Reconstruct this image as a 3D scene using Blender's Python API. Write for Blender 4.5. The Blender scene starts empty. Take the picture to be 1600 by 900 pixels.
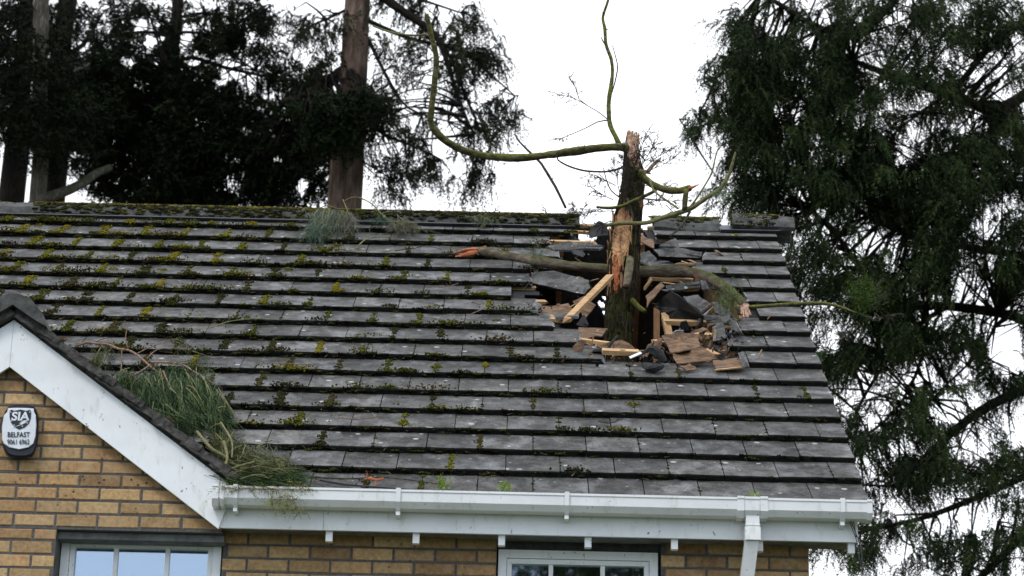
import bpy, math, random
import numpy as np
from mathutils import Vector
random.seed(7); rng = np.random.default_rng(7)
S = bpy.context.scene
COL = S.collection
rad = math.radians

# ---------------------------------------------------------------- camera, world, sun, exposure
CAM = np.array([-1.9016, -12.983, 1.6017]); YAW, PIT, ROL, FPX = -0.0031325, 0.34025, 0.0238, 3902.1
F_ = np.array([math.sin(YAW)*math.cos(PIT), math.cos(YAW)*math.cos(PIT), math.sin(PIT)])
_r = np.cross(F_, [0, 0, 1]); _r /= np.linalg.norm(_r); _u = np.cross(_r, F_)
R_ = _r*math.cos(ROL) + _u*math.sin(ROL); U_ = -_r*math.sin(ROL) + _u*math.cos(ROL)
cd = bpy.data.cameras.new('camera'); cam = bpy.data.objects.new('camera', cd); COL.objects.link(cam)
from mathutils import Matrix
M4 = Matrix.Identity(4)
for i in range(3):
    M4[i][0] = R_[i]; M4[i][1] = U_[i]; M4[i][2] = -F_[i]; M4[i][3] = CAM[i]
cam.matrix_world = M4
cd.sensor_width = 36; cd.lens = FPX*36/1600; cd.clip_end = 2000; cd.clip_start = .1
cd.dof.use_dof = True; cd.dof.focus_distance = 15.6; cd.dof.aperture_fstop = 4.5
S.camera = cam

SUN_EL, SUN_AZ = rad(50), rad(215)      # azimuth clockwise from +Y: light comes from behind the camera, left
W = bpy.data.worlds.new('World'); S.world = W; W.use_nodes = True
nt = W.node_tree; nt.nodes.clear()
sky = nt.nodes.new('ShaderNodeTexSky'); sky.sky_type = 'NISHITA'; sky.sun_disc = False
sky.sun_elevation = SUN_EL; sky.sun_rotation = SUN_AZ; sky.air_density = 1.0; sky.dust_density = 4.0
tcw = nt.nodes.new('ShaderNodeTexCoord'); nzw = nt.nodes.new('ShaderNodeTexNoise'); nzw.inputs['Scale'].default_value = 1.6
nzw.inputs['Detail'].default_value = 4
rpw = nt.nodes.new('ShaderNodeValToRGB')
rpw.color_ramp.elements[0].position = .35; rpw.color_ramp.elements[0].color = (10.6, 11.2, 12.2, 1)
rpw.color_ramp.elements[1].position = .65; rpw.color_ramp.elements[1].color = (13.2, 13.5, 14.0, 1)
mxw = nt.nodes.new('ShaderNodeMix'); mxw.data_type = 'RGBA'; mxw.inputs[0].default_value = .93
bg = nt.nodes.new('ShaderNodeBackground'); bg.inputs[1].default_value = 0.10
ow = nt.nodes.new('ShaderNodeOutputWorld')
L = nt.links
sxw = nt.nodes.new('ShaderNodeSeparateXYZ'); L.new(tcw.outputs['Generated'], sxw.inputs[0])
mrw = nt.nodes.new('ShaderNodeMapRange'); mrw.inputs[1].default_value = -.25; mrw.inputs[2].default_value = -.75     # thin blue cloud on the side behind the camera
L.new(sxw.outputs['Y'], mrw.inputs[0])
mx2 = nt.nodes.new('ShaderNodeMix'); mx2.data_type = 'RGBA'; mx2.inputs[7].default_value = (8.7, 10.0, 12.0, 1)
L.new(tcw.outputs['Generated'], nzw.inputs['Vector']); L.new(nzw.outputs['Fac'], rpw.inputs[0])
L.new(rpw.outputs[0], mx2.inputs[6]); L.new(mrw.outputs[0], mx2.inputs[0])
L.new(sky.outputs[0], mxw.inputs[6]); L.new(mx2.outputs[2], mxw.inputs[7])
L.new(mxw.outputs[2], bg.inputs[0]); L.new(bg.outputs[0], ow.inputs[0])
sd = bpy.data.lights.new('sun', 'SUN'); sd.energy = 1.2; sd.angle = rad(14); sd.color = (1, .97, .92)
so = bpy.data.objects.new('sun', sd); COL.objects.link(so)
sdir = Vector((math.sin(SUN_AZ)*math.cos(SUN_EL), math.cos(SUN_AZ)*math.cos(SUN_EL), math.sin(SUN_EL)))
so.rotation_euler = sdir.to_track_quat('Z', 'Y').to_euler(); so.location = (0, -20, 30)
S.view_settings.view_transform = 'Standard'; S.view_settings.look = 'None'; S.view_settings.gamma = 1
S.view_settings.exposure = 0.32

# ---------------------------------------------------------------- pixel <-> world helpers (photo pixels, 1600x900)
def ray(px, py):
    return F_*FPX + R_*(px-800) - U_*(py-450)
def at(px, py, Y):
    d = ray(px, py); return CAM + d*((Y-CAM[1])/d[1])
PH = 0.62745; CP, SP = math.cos(PH), math.sin(PH); G = .33491; Z0 = 5.0
NR = np.array([0, -SP, CP]); SR = np.array([0, CP, SP])
def rp(px, py, h=0.):
    d = ray(px, py); o = np.array([0, 0, Z0]) + NR*h
    t = ((o-CAM)@NR)/(d@NR); return CAM + d*t
def rw(x, s, n=0.):
    return np.array([x, 0, Z0]) + SR*s + NR*n
def proj(P):
    X = P-CAM; d = X@F_; return 800+FPX*(X@R_)/d, 450-FPX*(X@U_)/d
def rowx(k, px):                       # world x of photo column px on the lower edge of course k
    lo, hi = -14., 1.
    for _ in range(40):
        m = (lo+hi)/2
        if proj(rw(m, k*G))[0] < px: lo = m
        else: hi = m
    return m

# ---------------------------------------------------------------- materials
def new_mat(name):
    m = bpy.data.materials.new(name); m.use_nodes = True; t = m.node_tree; t.nodes.clear()
    o = t.nodes.new('ShaderNodeOutputMaterial'); p = t.nodes.new('ShaderNodeBsdfPrincipled')
    t.links.new(p.outputs[0], o.inputs[0]); return m, t, p
def noise(t, scale, detail=4, rough=.6, vec=None):
    n = t.nodes.new('ShaderNodeTexNoise'); n.inputs['Scale'].default_value = scale
    n.inputs['Detail'].default_value = detail; n.inputs['Roughness'].default_value = rough
    if vec is not None: t.links.new(vec, n.inputs['Vector'])
    return n.outputs['Fac']
def ramp(t, fac, stops):
    r = t.nodes.new('ShaderNodeValToRGB'); e = r.color_ramp.elements
    while len(e) < len(stops): e.new(.5)
    for i, (p, c) in enumerate(stops):
        e[i].position = p; e[i].color = (*c, 1) if len(c) == 3 else c
    t.links.new(fac, r.inputs[0]); return r.outputs[0]
def mix(t, fac, a, b, mode='MIX'):
    m = t.nodes.new('ShaderNodeMix'); m.data_type = 'RGBA'; m.blend_type = mode
    for v, i in ((fac, 0), (a, 6), (b, 7)):
        if isinstance(v, (int, float)): m.inputs[i].default_value = v
        elif isinstance(v, tuple): m.inputs[i].default_value = (*v, 1)
        else: t.links.new(v, m.inputs[i])
    return m.outputs[2]
def objco(t, scale=(1, 1, 1), rot=(0, 0, 0)):
    c = t.nodes.new('ShaderNodeTexCoord'); mp = t.nodes.new('ShaderNodeMapping')
    mp.inputs['Scale'].default_value = scale; mp.inputs['Rotation'].default_value = rot
    t.links.new(c.outputs['Object'], mp.inputs[0]); return mp.outputs[0]
def vcol(t):
    a = t.nodes.new('ShaderNodeAttribute'); a.attribute_name = 'Col'; return a.outputs['Color']
def bump(t, p, h, strength=.4, dist=.01):
    b = t.nodes.new('ShaderNodeBump'); b.inputs['Strength'].default_value = strength; b.inputs['Distance'].default_value = dist
    t.links.new(h, b.inputs['Height']); t.links.new(b.outputs[0], p.inputs['Normal'])
G3 = lambda v: (v, v, v)

def m_tile(name):
    m, t, p = new_mat(name); v = objco(t)
    big = noise(t, 2.3, 5, .65, v); fine = noise(t, 95, 3, .75, v); mid = noise(t, 11, 5, .65, v); patch = noise(t, 5.5, 3, .55, objco(t, (1.4, 1, 1)))
    base = ramp(t, big, [(.32, (.030, .029, .027)), (.52, (.062, .060, .057)), (.70, (.105, .103, .100))])
    c = mix(t, 1., base, ramp(t, mid, [(.38, G3(.55)), (.62, G3(1.25))]), 'MULTIPLY')
    c = mix(t, ramp(t, patch, [(.50, G3(0)), (.66, G3(.6))]), c, (.19, .19, .192))       # pale worn patches
    c = mix(t, 1., c, vcol(t), 'MULTIPLY')
    c = mix(t, .85, c, ramp(t, fine, [(.33, G3(.30)), (.50, G3(1.)), (.70, G3(1.9))]), 'MULTIPLY')
    def spots(sc, r0, r1, s0, amt, colr, msk=None):
        nonlocal c
        vo = t.nodes.new('ShaderNodeTexVoronoi'); vo.inputs['Scale'].default_value = sc; vo.inputs['Randomness'].default_value = 1; t.links.new(v, vo.inputs['Vector'])
        k = mix(t, 1., ramp(t, vo.outputs['Distance'], [(r0, G3(amt)), (r1, G3(0))]), ramp(t, vo.outputs['Color'], [(s0, G3(0)), (s0+.03, G3(1))]), 'MULTIPLY')
        c = mix(t, k, c, colr)
    spots(10, .14, .2, .66, .8, (.44, .45, .43)); spots(22, .15, .23, .76, .6, (.34, .35, .33)); spots(60, .2, .3, .78, .4, (.28, .29, .26)); spots(17, .12, .2, .70, .9, (.012, .012, .010))
    t.links.new(c, p.inputs['Base Color'])
    t.links.new(ramp(t, mid, [(.3, G3(.8)), (.7, G3(.5))]), p.inputs['Roughness'])
    p.inputs['Specular IOR Level'].default_value = .35
    bump(t, p, mix(t, .5, fine, mid), .7, .008); return m
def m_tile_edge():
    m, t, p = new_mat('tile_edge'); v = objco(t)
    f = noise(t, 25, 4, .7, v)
    c = ramp(t, f, [(.35, (.006, .006, .006)), (.6, (.014, .014, .011)), (.78, (.035, .036, .018))])  # near-black: shade of the downward-facing noses painted in, along with algae and moss
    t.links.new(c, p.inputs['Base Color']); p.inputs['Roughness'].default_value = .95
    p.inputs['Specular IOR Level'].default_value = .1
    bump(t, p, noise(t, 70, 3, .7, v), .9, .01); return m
def m_simple(name, c0, c1, scale=8, rough=.7, bs=.3, bd=.004, stretch=(1, 1, 1), spec=.4, col=False, rot=(0, 0, 0), pos=(.35, .68)):
    m, t, p = new_mat(name); v = objco(t, stretch, rot)
    f = noise(t, scale, 6, .65, v)
    c = ramp(t, f, [(pos[0], c0), (pos[1], c1)])
    if col: c = mix(t, 1., c, vcol(t), 'MULTIPLY')
    t.links.new(c, p.inputs['Base Color']); p.inputs['Roughness'].default_value = rough
    p.inputs['Specular IOR Level'].default_value = spec
    bump(t, p, noise(t, scale*3, 4, .7, v), bs, bd); return m
def m_bark(name, c0, c1, c2, stretch=(1, 1, .18), scale=40, moss=None, mossamt=.5, bd=.02):
    m, t, p = new_mat(name); v = objco(t, stretch)
    f = noise(t, scale, 6, .7, v); c = ramp(t, f, [(.3, c0), (.52, c1), (.75, c2)])
    if moss:
        g = t.nodes.new('ShaderNodeNewGeometry'); sx = t.nodes.new('ShaderNodeSeparateXYZ'); t.links.new(g.outputs['Normal'], sx.inputs[0])
        mt = t.nodes.new('ShaderNodeMath'); mt.operation = 'MULTIPLY_ADD'; mt.inputs[1].default_value = .35
        t.links.new(sx.outputs['Z'], mt.inputs[0]); t.links.new(noise(t, 9, 5, .6, objco(t)), mt.inputs[2])
        k = ramp(t, mt.outputs[0], [(.62-mossamt*.4, G3(0)), (.80-mossamt*.4, G3(1))])
        mc = ramp(t, noise(t, 60, 3, .7, objco(t)), [(.35, tuple(x*.5 for x in moss)), (.65, tuple(x*1.3 for x in moss))])
        c = mix(t, k, c, mc)
    t.links.new(c, p.inputs['Base Color']); p.inputs['Roughness'].default_value = .95; p.inputs['Specular IOR Level'].default_value = .08
    bump(t, p, f, .9, bd); return m
def m_leaf(name, tint=(1, 1, 1), rough=.65, trans=.0):
    m, t, p = new_mat(name); c = mix(t, 1., vcol(t), tint, 'MULTIPLY'); t.links.new(c, p.inputs['Base Color'])
    p.inputs['Roughness'].default_value = rough; p.inputs['Specular IOR Level'].default_value = .04
    return m
def m_white(name, c=(.74, .76, .79), rough=.38, dirt=.5, green=False):
    m, t, p = new_mat(name); v = objco(t)
    big = noise(t, 5, 5, .6, v); st = noise(t, 14, 4, .7, objco(t, (1.5, 1.5, .5)))
    k = ramp(t, big, [(.3, G3(.80)), (.6, G3(1))])
    cc = mix(t, 1., mix(t, dirt, c, mix(t, 1., c, k, 'MULTIPLY')), ramp(t, st, [(.30, (.82, .82, .77)), (.44, G3(1))]), 'MULTIPLY')
    vo = t.nodes.new('ShaderNodeTexNoise'); vo.inputs['Scale'].default_value = 55; vo.inputs['Detail'].default_value = 2; t.links.new(objco(t, (1, 1, .6)), vo.inputs['Vector'])
    sp = ramp(t, vo.outputs['Fac'], [(.68, G3(0)), (.72, G3(.8))])
    gate = ramp(t, noise(t, 4.3, 2, .5, v), [(.48, G3(0)), (.58, G3(1))])
    cc = mix(t, mix(t, 1., sp, gate, 'MULTIPLY'), cc, (.05, .05, .045))
    t.links.new(cc, p.inputs['Base Color']); p.inputs['Roughness'].default_value = rough
    bump(t, p, noise(t, 20, 3, .5, v), .12, .003); return m
def m_brick():
    m, t, p = new_mat('brick'); v = objco(t)
    f = noise(t, 45, 5, .7, v); c = mix(t, 1., vcol(t), ramp(t, f, [(.3, G3(.6)), (.7, G3(1.3))]), 'MULTIPLY'); c = mix(t, ramp(t, noise(t, 9, 4, .6, v), [(.5, G3(0)), (.7, G3(.45))]), c, (.46, .34, .19))
    vo = t.nodes.new('ShaderNodeTexVoronoi'); vo.inputs['Scale'].default_value = 22; t.links.new(v, vo.inputs['Vector'])
    pit = mix(t, 1., ramp(t, vo.outputs['Distance'], [(.11, G3(1)), (.19, G3(0))]), ramp(t, vo.outputs['Color'], [(.60, G3(0)), (.64, G3(1))]), 'MULTIPLY')
    cl = ramp(t, noise(t, 3, 3, .5, v), [(.45, G3(.15)), (.6, G3(1))])
    c = mix(t, mix(t, 1., pit, cl, 'MULTIPLY'), c, (.03, .022, .015))
    t.links.new(c, p.inputs['Base Color']); p.inputs['Roughness'].default_value = .85
    bump(t, p, mix(t, .6, f, pit), .5, .004); return m
MT = dict(
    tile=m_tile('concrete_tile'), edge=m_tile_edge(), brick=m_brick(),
    tileback=m_simple('tile_underside', (.035, .035, .037), (.075, .075, .078), 30, .9, .3, .004),
    fresh=m_simple('tile_fracture', (.12, .12, .125), (.30, .30, .31), 30, .85, .6, .006),
    mortar=m_simple('mortar', (.065, .062, .062), (.125, .12, .118), 60, .95, .5, .004),
    ridge=m_simple('ridge_concrete', (.030, .030, .028), (.10, .10, .095), 14, .85, .6, .008, col=False),
    upvc=m_white('white_upvc', (.81, .815, .82), .38, .5), gutter=m_white('gutter_upvc', (.79, .79, .79), .3, .5),
    frame=m_white('frame_upvc', (.82, .82, .82), .35, .4),
    black=m_simple('black_plastic', (.010, .011, .015), (.02, .021, .026), 10, .4, .05, .002),
    felt=m_simple('roofing_felt', (.008, .008, .009), (.022, .021, .021), 18, .85, .6, .01),
    board=m_simple('wet_board', (.035, .019, .010), (.25, .145, .08), 22, .8, .7, .01, stretch=(.5, 1.6, 1.6), pos=(.32, .66)),
    timber=m_simple('pine_timber', (.36, .20, .085), (.60, .40, .21), 30, .7, .3, .004, stretch=(.25, 1, 1)),
    timberv=m_simple('old_pine_timber', (.22, .10, .045), (.42, .23, .11), 26, .75, .3, .004, stretch=(1, 1, .2)),
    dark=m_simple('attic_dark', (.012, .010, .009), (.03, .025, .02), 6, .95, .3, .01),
    torn=m_simple('torn_wood', (.09, .03, .010), (.60, .33, .16), 20, .7, 1., .02, stretch=(1, 1, .16), pos=(.36, .60)),
    pinkwood=m_simple('pink_torn_wood', (.25, .12, .07), (.62, .42, .31), 40, .7, .9, .012, stretch=(1, 1, .25)),
    redwood=m_simple('red_torn_wood', (.30, .07, .02), (.58, .20, .08), 45, .7, .9, .012, stretch=(.3, 1, 1)),
    bark=m_bark('mossy_bark', (.007, .005, .004), (.036, .027, .018), (.12, .092, .064), moss=(.050, .055, .014), mossamt=.30, bd=.035),
    logbark=m_bark('log_bark', (.045, .032, .022), (.17, .135, .10), (.34, .28, .22), stretch=(.2, 1, 1), moss=(.085, .095, .03), mossamt=.12, bd=.012),
    green=m_bark('algae_green_bark', (.020, .016, .010), (.075, .070, .030), (.19, .17, .10), stretch=(.5, 1, 1), scale=34, moss=(.13, .135, .028), mossamt=.33, bd=.012),
    twig=m_simple('dead_twig', (.014, .011, .008), (.07, .056, .04), 40, .9, .3, .003),
    twiggreen=m_simple('green_twig', (.08, .085, .025), (.22, .20, .09), 40, .85, .3, .003),
    twigred=m_simple('red_twig', (.09, .055, .038), (.34, .21, .15), 40, .8, .3, .003),
    palebark=m_bark('pale_bark', (.026, .022, .018), (.075, .066, .055), (.25, .23, .20), moss=(.05, .055, .03), mossamt=.2),
    darkbark=m_bark('dark_bark', (.005, .004, .004), (.013, .011, .009), (.03, .025, .02)),
    redbark=m_bark('redwood_bark', (.026, .018, .014), (.105, .072, .056), (.24, .175, .145), stretch=(1, 1, .22), scale=11, bd=.03),
    leaf=m_leaf('foliage'), needle=m_leaf('needles', rough=.5), moss=m_leaf('moss', rough=.95),
)
def m_glass(name, col, rough=.04, ior=1.5):
    m, t, p = new_mat(name); p.inputs['Base Color'].default_value = (*col, 1); p.inputs['Roughness'].default_value = rough
    p.inputs['IOR'].default_value = ior; p.inputs['Transmission Weight'].default_value = 1.0; return m
def m_pane():
    m = bpy.data.materials.new('window_glass'); m.use_nodes = True; t = m.node_tree; t.nodes.clear()
    o = t.nodes.new('ShaderNodeOutputMaterial'); x = t.nodes.new('ShaderNodeMixShader'); x.inputs[0].default_value = .36
    g = t.nodes.new('ShaderNodeBsdfGlossy'); g.inputs['Roughness'].default_value = .02; g.inputs['Color'].default_value = (.74, .86, 1, 1)
    tr = t.nodes.new('ShaderNodeBsdfTransparent'); tr.inputs[0].default_value = (.8, .85, .86, 1)
    t.links.new(tr.outputs[0], x.inputs[1]); t.links.new(g.outputs[0], x.inputs[2]); t.links.new(x.outputs[0], o.inputs[0]); return m
MT['glass'] = m_pane()
MT['soff'] = m_simple('grey_soffit', (.10, .10, .10), (.22, .22, .22), 12, .8, .2, .003)
MT['reflection_sheet'] = m_simple('painted_sky_reflection', (.24, .36, .56), (.29, .42, .62), 1.2, .6, .02, .001, stretch=(1, 1, .3))  # mirrored blue sky painted as the colour of an added sheet
MT['blueglass'] = None

# ---------------------------------------------------------------- mesh builders
class MB:
    def __init__(s): s.v = []; s.f = []; s.m = []; s.c = []
    def add(s, verts, faces, mi=0, col=(1, 1, 1)):
        b = len(s.v); s.v += [tuple(map(float, p)) for p in verts]; s.c += [col]*len(verts)
        s.f += [tuple(i+b for i in f) for f in faces]; s.m += ([mi]*len(faces) if isinstance(mi, int) else list(mi))
    def box(s, lo, hi, mi=0, col=(1, 1, 1)):
        x0, y0, z0 = lo; x1, y1, z1 = hi
        s.add([(x0, y0, z0), (x1, y0, z0), (x1, y1, z0), (x0, y1, z0), (x0, y0, z1), (x1, y0, z1), (x1, y1, z1), (x0, y1, z1)],
              [(3, 2, 1, 0), (4, 5, 6, 7), (0, 1, 5, 4), (1, 2, 6, 5), (2, 3, 7, 6), (3, 0, 4, 7)], mi, col)
    def prism(s, pts, off, mi=0, col=(1, 1, 1), side=None):   # polygon extruded by vector off
        n = len(pts); a = [np.array(p, float) for p in pts]; b = [p+np.array(off) for p in a]
        nrm = np.zeros(3)
        for i in range(n): nrm += np.cross(a[i], a[(i+1) % n])
        fl = nrm@np.array(off) > 0
        f = [tuple(range(n))[::-1], tuple(range(n, 2*n))] if fl else [tuple(range(n)), tuple(range(n, 2*n))[::-1]]
        for i in range(n):
            j = (i+1) % n; q = (i, j, n+j, n+i); f.append(q if fl else q[::-1])
        ms = [mi, mi]+[mi if side is None else side]*n
        s.add(a+b, f, ms, col)
    def beam(s, a, b, w, h, up=(0, 0, 1), mi=0, col=(1, 1, 1), jag=0.):
        a = np.array(a, float); b = np.array(b, float); d = (b-a)/np.linalg.norm(b-a)
        u = np.array(up, float); u -= d*(u@d); u /= np.linalg.norm(u); r = np.cross(d, u)
        q = [a+r*w/2*i+u*h/2*j+d*random.uniform(-jag, jag) for i, j in ((-1, -1), (1, -1), (1, 1), (-1, 1))]
        q2 = [b+r*w/2*i+u*h/2*j+d*random.uniform(-jag, jag) for i, j in ((-1, -1), (1, -1), (1, 1), (-1, 1))]
        s.add(q+q2, [(0, 1, 2, 3), (7, 6, 5, 4), (0, 4, 5, 1), (1, 5, 6, 2), (2, 6, 7, 3), (3, 7, 4, 0)], mi, col)
    def tube(s, pts, radii, seg=8, mi=0, col=(1, 1, 1), rough=0., step=None, cap=True):
        P = np.array(pts, float); R = np.interp(np.linspace(0, 1, len(P)), np.linspace(0, 1, len(radii)), radii)
        if step:                                              # Catmull-Rom resample
            Q = []; RR = []
            for i in range(len(P)-1):
                p0 = P[max(i-1, 0)]; p1 = P[i]; p2 = P[i+1]; p3 = P[min(i+2, len(P)-1)]
                n = max(1, int(np.linalg.norm(p2-p1)/step))
                for k in range(n):
                    t = k/n
                    Q.append(.5*((2*p1)+(-p0+p2)*t+(2*p0-5*p1+4*p2-p3)*t*t+(-p0+3*p1-3*p2+p3)*t**3)); RR.append(R[i]*(1-t)+R[i+1]*t)
            Q.append(P[-1]); RR.append(R[-1]); P = np.array(Q); R = np.array(RR)
        n = len(P); T = np.gradient(P, axis=0) if n > 1 else np.array([[0, 0, 1.]])
        T /= np.linalg.norm(T, axis=1)[:, None]+1e-9
        u = np.cross(T[0], [.3, .2, .9]);
        if np.linalg.norm(u) < .1: u = np.cross(T[0], [1, 0, 0])
        u /= np.linalg.norm(u); vs = []; fs = []
        ph = [random.uniform(0, 6) for _ in range(4)]
        for i in range(n):
            u = u-T[i]*(u@T[i]); u /= np.linalg.norm(u); w = np.cross(T[i], u)
            for j in range(seg):
                a = 2*math.pi*j/seg
                k = 1+rough*(math.sin(3*a+ph[0]+i*.25)*.5+math.sin(2*a+ph[1]-i*.4)*.4+random.uniform(-.5, .5))
                vs.append(P[i]+(u*math.cos(a)+w*math.sin(a))*R[i]*k)
        for i in range(n-1):
            for j in range(seg):
                k = (j+1) % seg; fs.append((i*seg+j, i*seg+k, (i+1)*seg+k, (i+1)*seg+j))
        if cap: fs.append(tuple(range(seg))[::-1]); fs.append(tuple((n-1)*seg+j for j in range(seg)))
        s.add(vs, fs, mi, col); return P
    def build(s, name, mats, parent=None, smooth=False):
        me = bpy.data.meshes.new(name); me.from_pydata(s.v, [], s.f)
        if not isinstance(mats, (list, tuple)): mats = [mats]
        for m in mats: me.materials.append(m)
        me.polygons.foreach_set('material_index', s.m)
        if smooth: me.polygons.foreach_set('use_smooth', [True]*len(s.f))
        ca = me.color_attributes.new('Col', 'FLOAT_COLOR', 'POINT')
        ca.data.foreach_set('color', np.concatenate([np.array(s.c, float), np.ones((len(s.c), 1))], 1).ravel())
        me.update(); return link(name, me, parent)
def link(name, me, parent=None):
    o = bpy.data.objects.new(name, me); COL.objects.link(o)
    if parent is not None:
        o.parent = parent; o.matrix_parent_inverse = Matrix.Translation(-root_loc(parent))
    return o
LOC = {}
def root_loc(p): return LOC.get(p.name, Vector((0, 0, 0)))      # meshes sit at the origin, empties at their thing's base
def empty(name, loc, label=None, cat=None, group=None):
    o = bpy.data.objects.new(name, None); COL.objects.link(o); o.location = [float(x) for x in loc]; o.empty_display_size = .2
    LOC[o.name] = Vector([float(x) for x in loc]); tag(o, label, cat, group); return o
def tag(o, label=None, cat=None, group=None, kind=None):
    if label: o['label'] = label
    if cat: o['category'] = cat
    if group: o['group'] = group
    if kind: o['kind'] = kind
    return o
def np_mesh(name, V, Fc, C, mat, parent=None, smooth=False):
    V = np.asarray(V, np.float32); Fc = np.asarray(Fc, np.int32); k = Fc.shape[1]
    me = bpy.data.meshes.new(name); me.vertices.add(len(V)); me.vertices.foreach_set('co', V.ravel())
    me.loops.add(Fc.size); me.loops.foreach_set('vertex_index', Fc.ravel())
    me.polygons.add(len(Fc)); me.polygons.foreach_set('loop_start', np.arange(0, Fc.size, k, dtype=np.int32))
    me.polygons.foreach_set('loop_total', np.full(len(Fc), k, np.int32))
    if smooth: me.polygons.foreach_set('use_smooth', np.ones(len(Fc), bool))
    me.materials.append(mat); me.update(calc_edges=True)
    ca = me.color_attributes.new('Col', 'FLOAT_COLOR', 'POINT')
    ca.data.foreach_set('color', np.concatenate([np.asarray(C, np.float32), np.ones((len(V), 1), np.float32)], 1).ravel())
    return link(name, me, parent)
def unit(a): return a/(np.linalg.norm(a, axis=-1, keepdims=True)+1e-9)
def sprays(P, D, Ln, m=12, blen=.35, bw=.012, spread=.8, droop=.35, col=None, flat=False, upv=None, bj=.22):
    """N leafy shoots: P base, D direction, Ln length -> (V, F, C), one triangle per blade"""
    N = len(P); t = np.linspace(.08, 1, m)[None, :, None]; down = np.array([0, 0, -1.])
    D = unit(D); rnd = rng.normal(size=(N, 3)) if upv is None else np.tile(upv, (N, 1))+rng.normal(size=(N, 3))*.25
    side = unit(np.cross(D, rnd))
    sp = P[:, None]+D[:, None]*(Ln[:, None, None]*t)+down*(droop*Ln[:, None, None]*t*t)
    T = unit(D[:, None]+down*(2*droop*t)); sgn = np.where(np.arange(m) % 2 == 0, 1., -1.)[None, :, None]
    jit = rng.normal(size=(N, m, 3))*bj
    B = unit(T*(1.1-spread*.6)+side[:, None]*sgn*spread+jit+down*.15)
    bl = Ln[:, None, None]*blen*(1.15-.75*t)*rng.uniform(.7, 1.2, (N, m, 1))
    pr = unit(np.cross(B, rng.normal(size=(N, m, 3)) if not flat else np.broadcast_to(unit(rnd)[:, None], B.shape)))
    w = bw*rng.uniform(.7, 1.3, (N, m, 1))
    a = sp-pr*w; b = sp+pr*w; c = sp+B*bl
    V = np.stack([a, b, c], 2).reshape(-1, 3); Fc = np.arange(len(V)).reshape(-1, 3)
    C = np.repeat(col, m*3, 0) if col is not None else np.ones((len(V), 3))
    C = C*np.repeat(rng.uniform(.85, 1.15, (N*m, 1)), 3, 0)
    return V, Fc, C
def cat_mesh(parts):
    V = []; Fc = []; C = []; b = 0
    for v, f, c in parts: V.append(v); Fc.append(f+b); C.append(c); b += len(v)
    return np.concatenate(V), np.concatenate(Fc), np.concatenate(C)
def scol(n, a, b, pw=1.):
    k = rng.uniform(0, 1, (n, 1))**pw; return np.array(a)*(1-k)+np.array(b)*k

# ---------------------------------------------------------------- ground
g = MB(); g.add([(-900, -400, 0), (900, -400, 0), (900, 1200, 0), (-900, 1200, 0)], [(0, 1, 2, 3)])
tag(g.build('ground', m_simple('lawn', (.03, .045, .015), (.06, .08, .03), 3, .9, .4, .02)), kind='structure')

# ---------------------------------------------------------------- house
house = empty('brick_house', (-4.6, 4.7, 0), 'yellow brick house with a mossy grey tiled roof smashed open by a broken tree trunk', 'house')
XL = -10.2                       # left end of the roof (outside the frame)
NROW = 17; TW = .30; TT = .034; SRI = 17.15*G
YR = SRI*CP; ZR = Z0+SRI*SP
YF = .045                        # fascia face
YW = .215                         # main wall face
YG = .085                         # gable wall face
GA = at(22, 500, YF-.02); GB = at(353, 752, YF-.02); GC = at(341, 826, YF-.02); GD = at(21, 573, YF-.02); GD[0] = GA[0]
GT = (GA[2]-GB[2])/(GB[0]-GA[0])           # gable slope (tan)
def zgable(x): return GA[2]+.03-abs(x-GA[0])*GT

hole = {16: (893, 1027), 15: (860, 1060), 14: (872, 1098), 13: (834, 1085), 12: (829, 1137), 11: (800, 1168), 10: (829, 1186),
        9: (864, 1143), 8: (903, 1140), 7: (940, 1160)}
tl = MB()
def tile(x0, x1, k, jl=0., jr=0.):
    s0 = k*G+random.uniform(-.005, .005); Lt = .42 if k < 16 else .36
    nx = max(2, int((x1-x0)/.045)); dn = random.uniform(-.0015, .0025); tl_ = random.uniform(-.0025, .0025); sk = random.uniform(-.006, .006)
    pr = [(.0, -.001), (.001, TT-.007), (.007, TT), (.10, TT-.10*TT/G), (.25, TT-.25*TT/G), (Lt, TT-Lt*TT/G), (Lt, TT-Lt*TT/G-.016), (.03, -.001)]
    base = .93*random.choice([.72, .88, 1., 1.08, 1.22])*random.uniform(.92, 1.08); warm = random.uniform(-.03, .03)
    warm += .015; col = (base*(1+warm), base, base*(1-warm))
    vs = []
    el = random.uniform(-jl, jl); er = random.uniform(-jr, jr)
    for i in range(nx+1):
        u = i/nx; x = x0+(x1-x0)*u; e = random.gauss(0, .0011); e2 = random.gauss(0, .0015)
        for q, (ds, n) in enumerate(pr):
            xx = x
            if i == 0 and jl: xx += el*(ds/.3)+random.uniform(-.02, .02)
            if i == nx and jr: xx += er*(ds/.3)+random.uniform(-.02, .02)
            rr = (sk*(u-.5)+e) if q in (0, 1, 2, 7) else 0
            nn = n+dn+tl_*(u-.5)+(e2*.6 if q == 2 else 0)
            vs.append(rw(xx, s0+ds+rr, nn))
    m = len(pr); fs = []; ms = []
    for i in range(nx):
        for q in range(m):
            a = i*m+q; b = i*m+(q+1) % m
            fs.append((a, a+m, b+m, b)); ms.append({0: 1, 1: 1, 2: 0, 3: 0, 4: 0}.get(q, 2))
    fs.append(tuple(range(m))); ms.append(3 if jl else 1)
    fs.append(tuple(range(nx*m, nx*m+m))[::-1]); ms.append(3 if jr else (1 if x1 < -.02 else 0))
    tl.add(vs, fs, ms, col)
joints = []                       # (x, row) of tile joints for the moss
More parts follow.
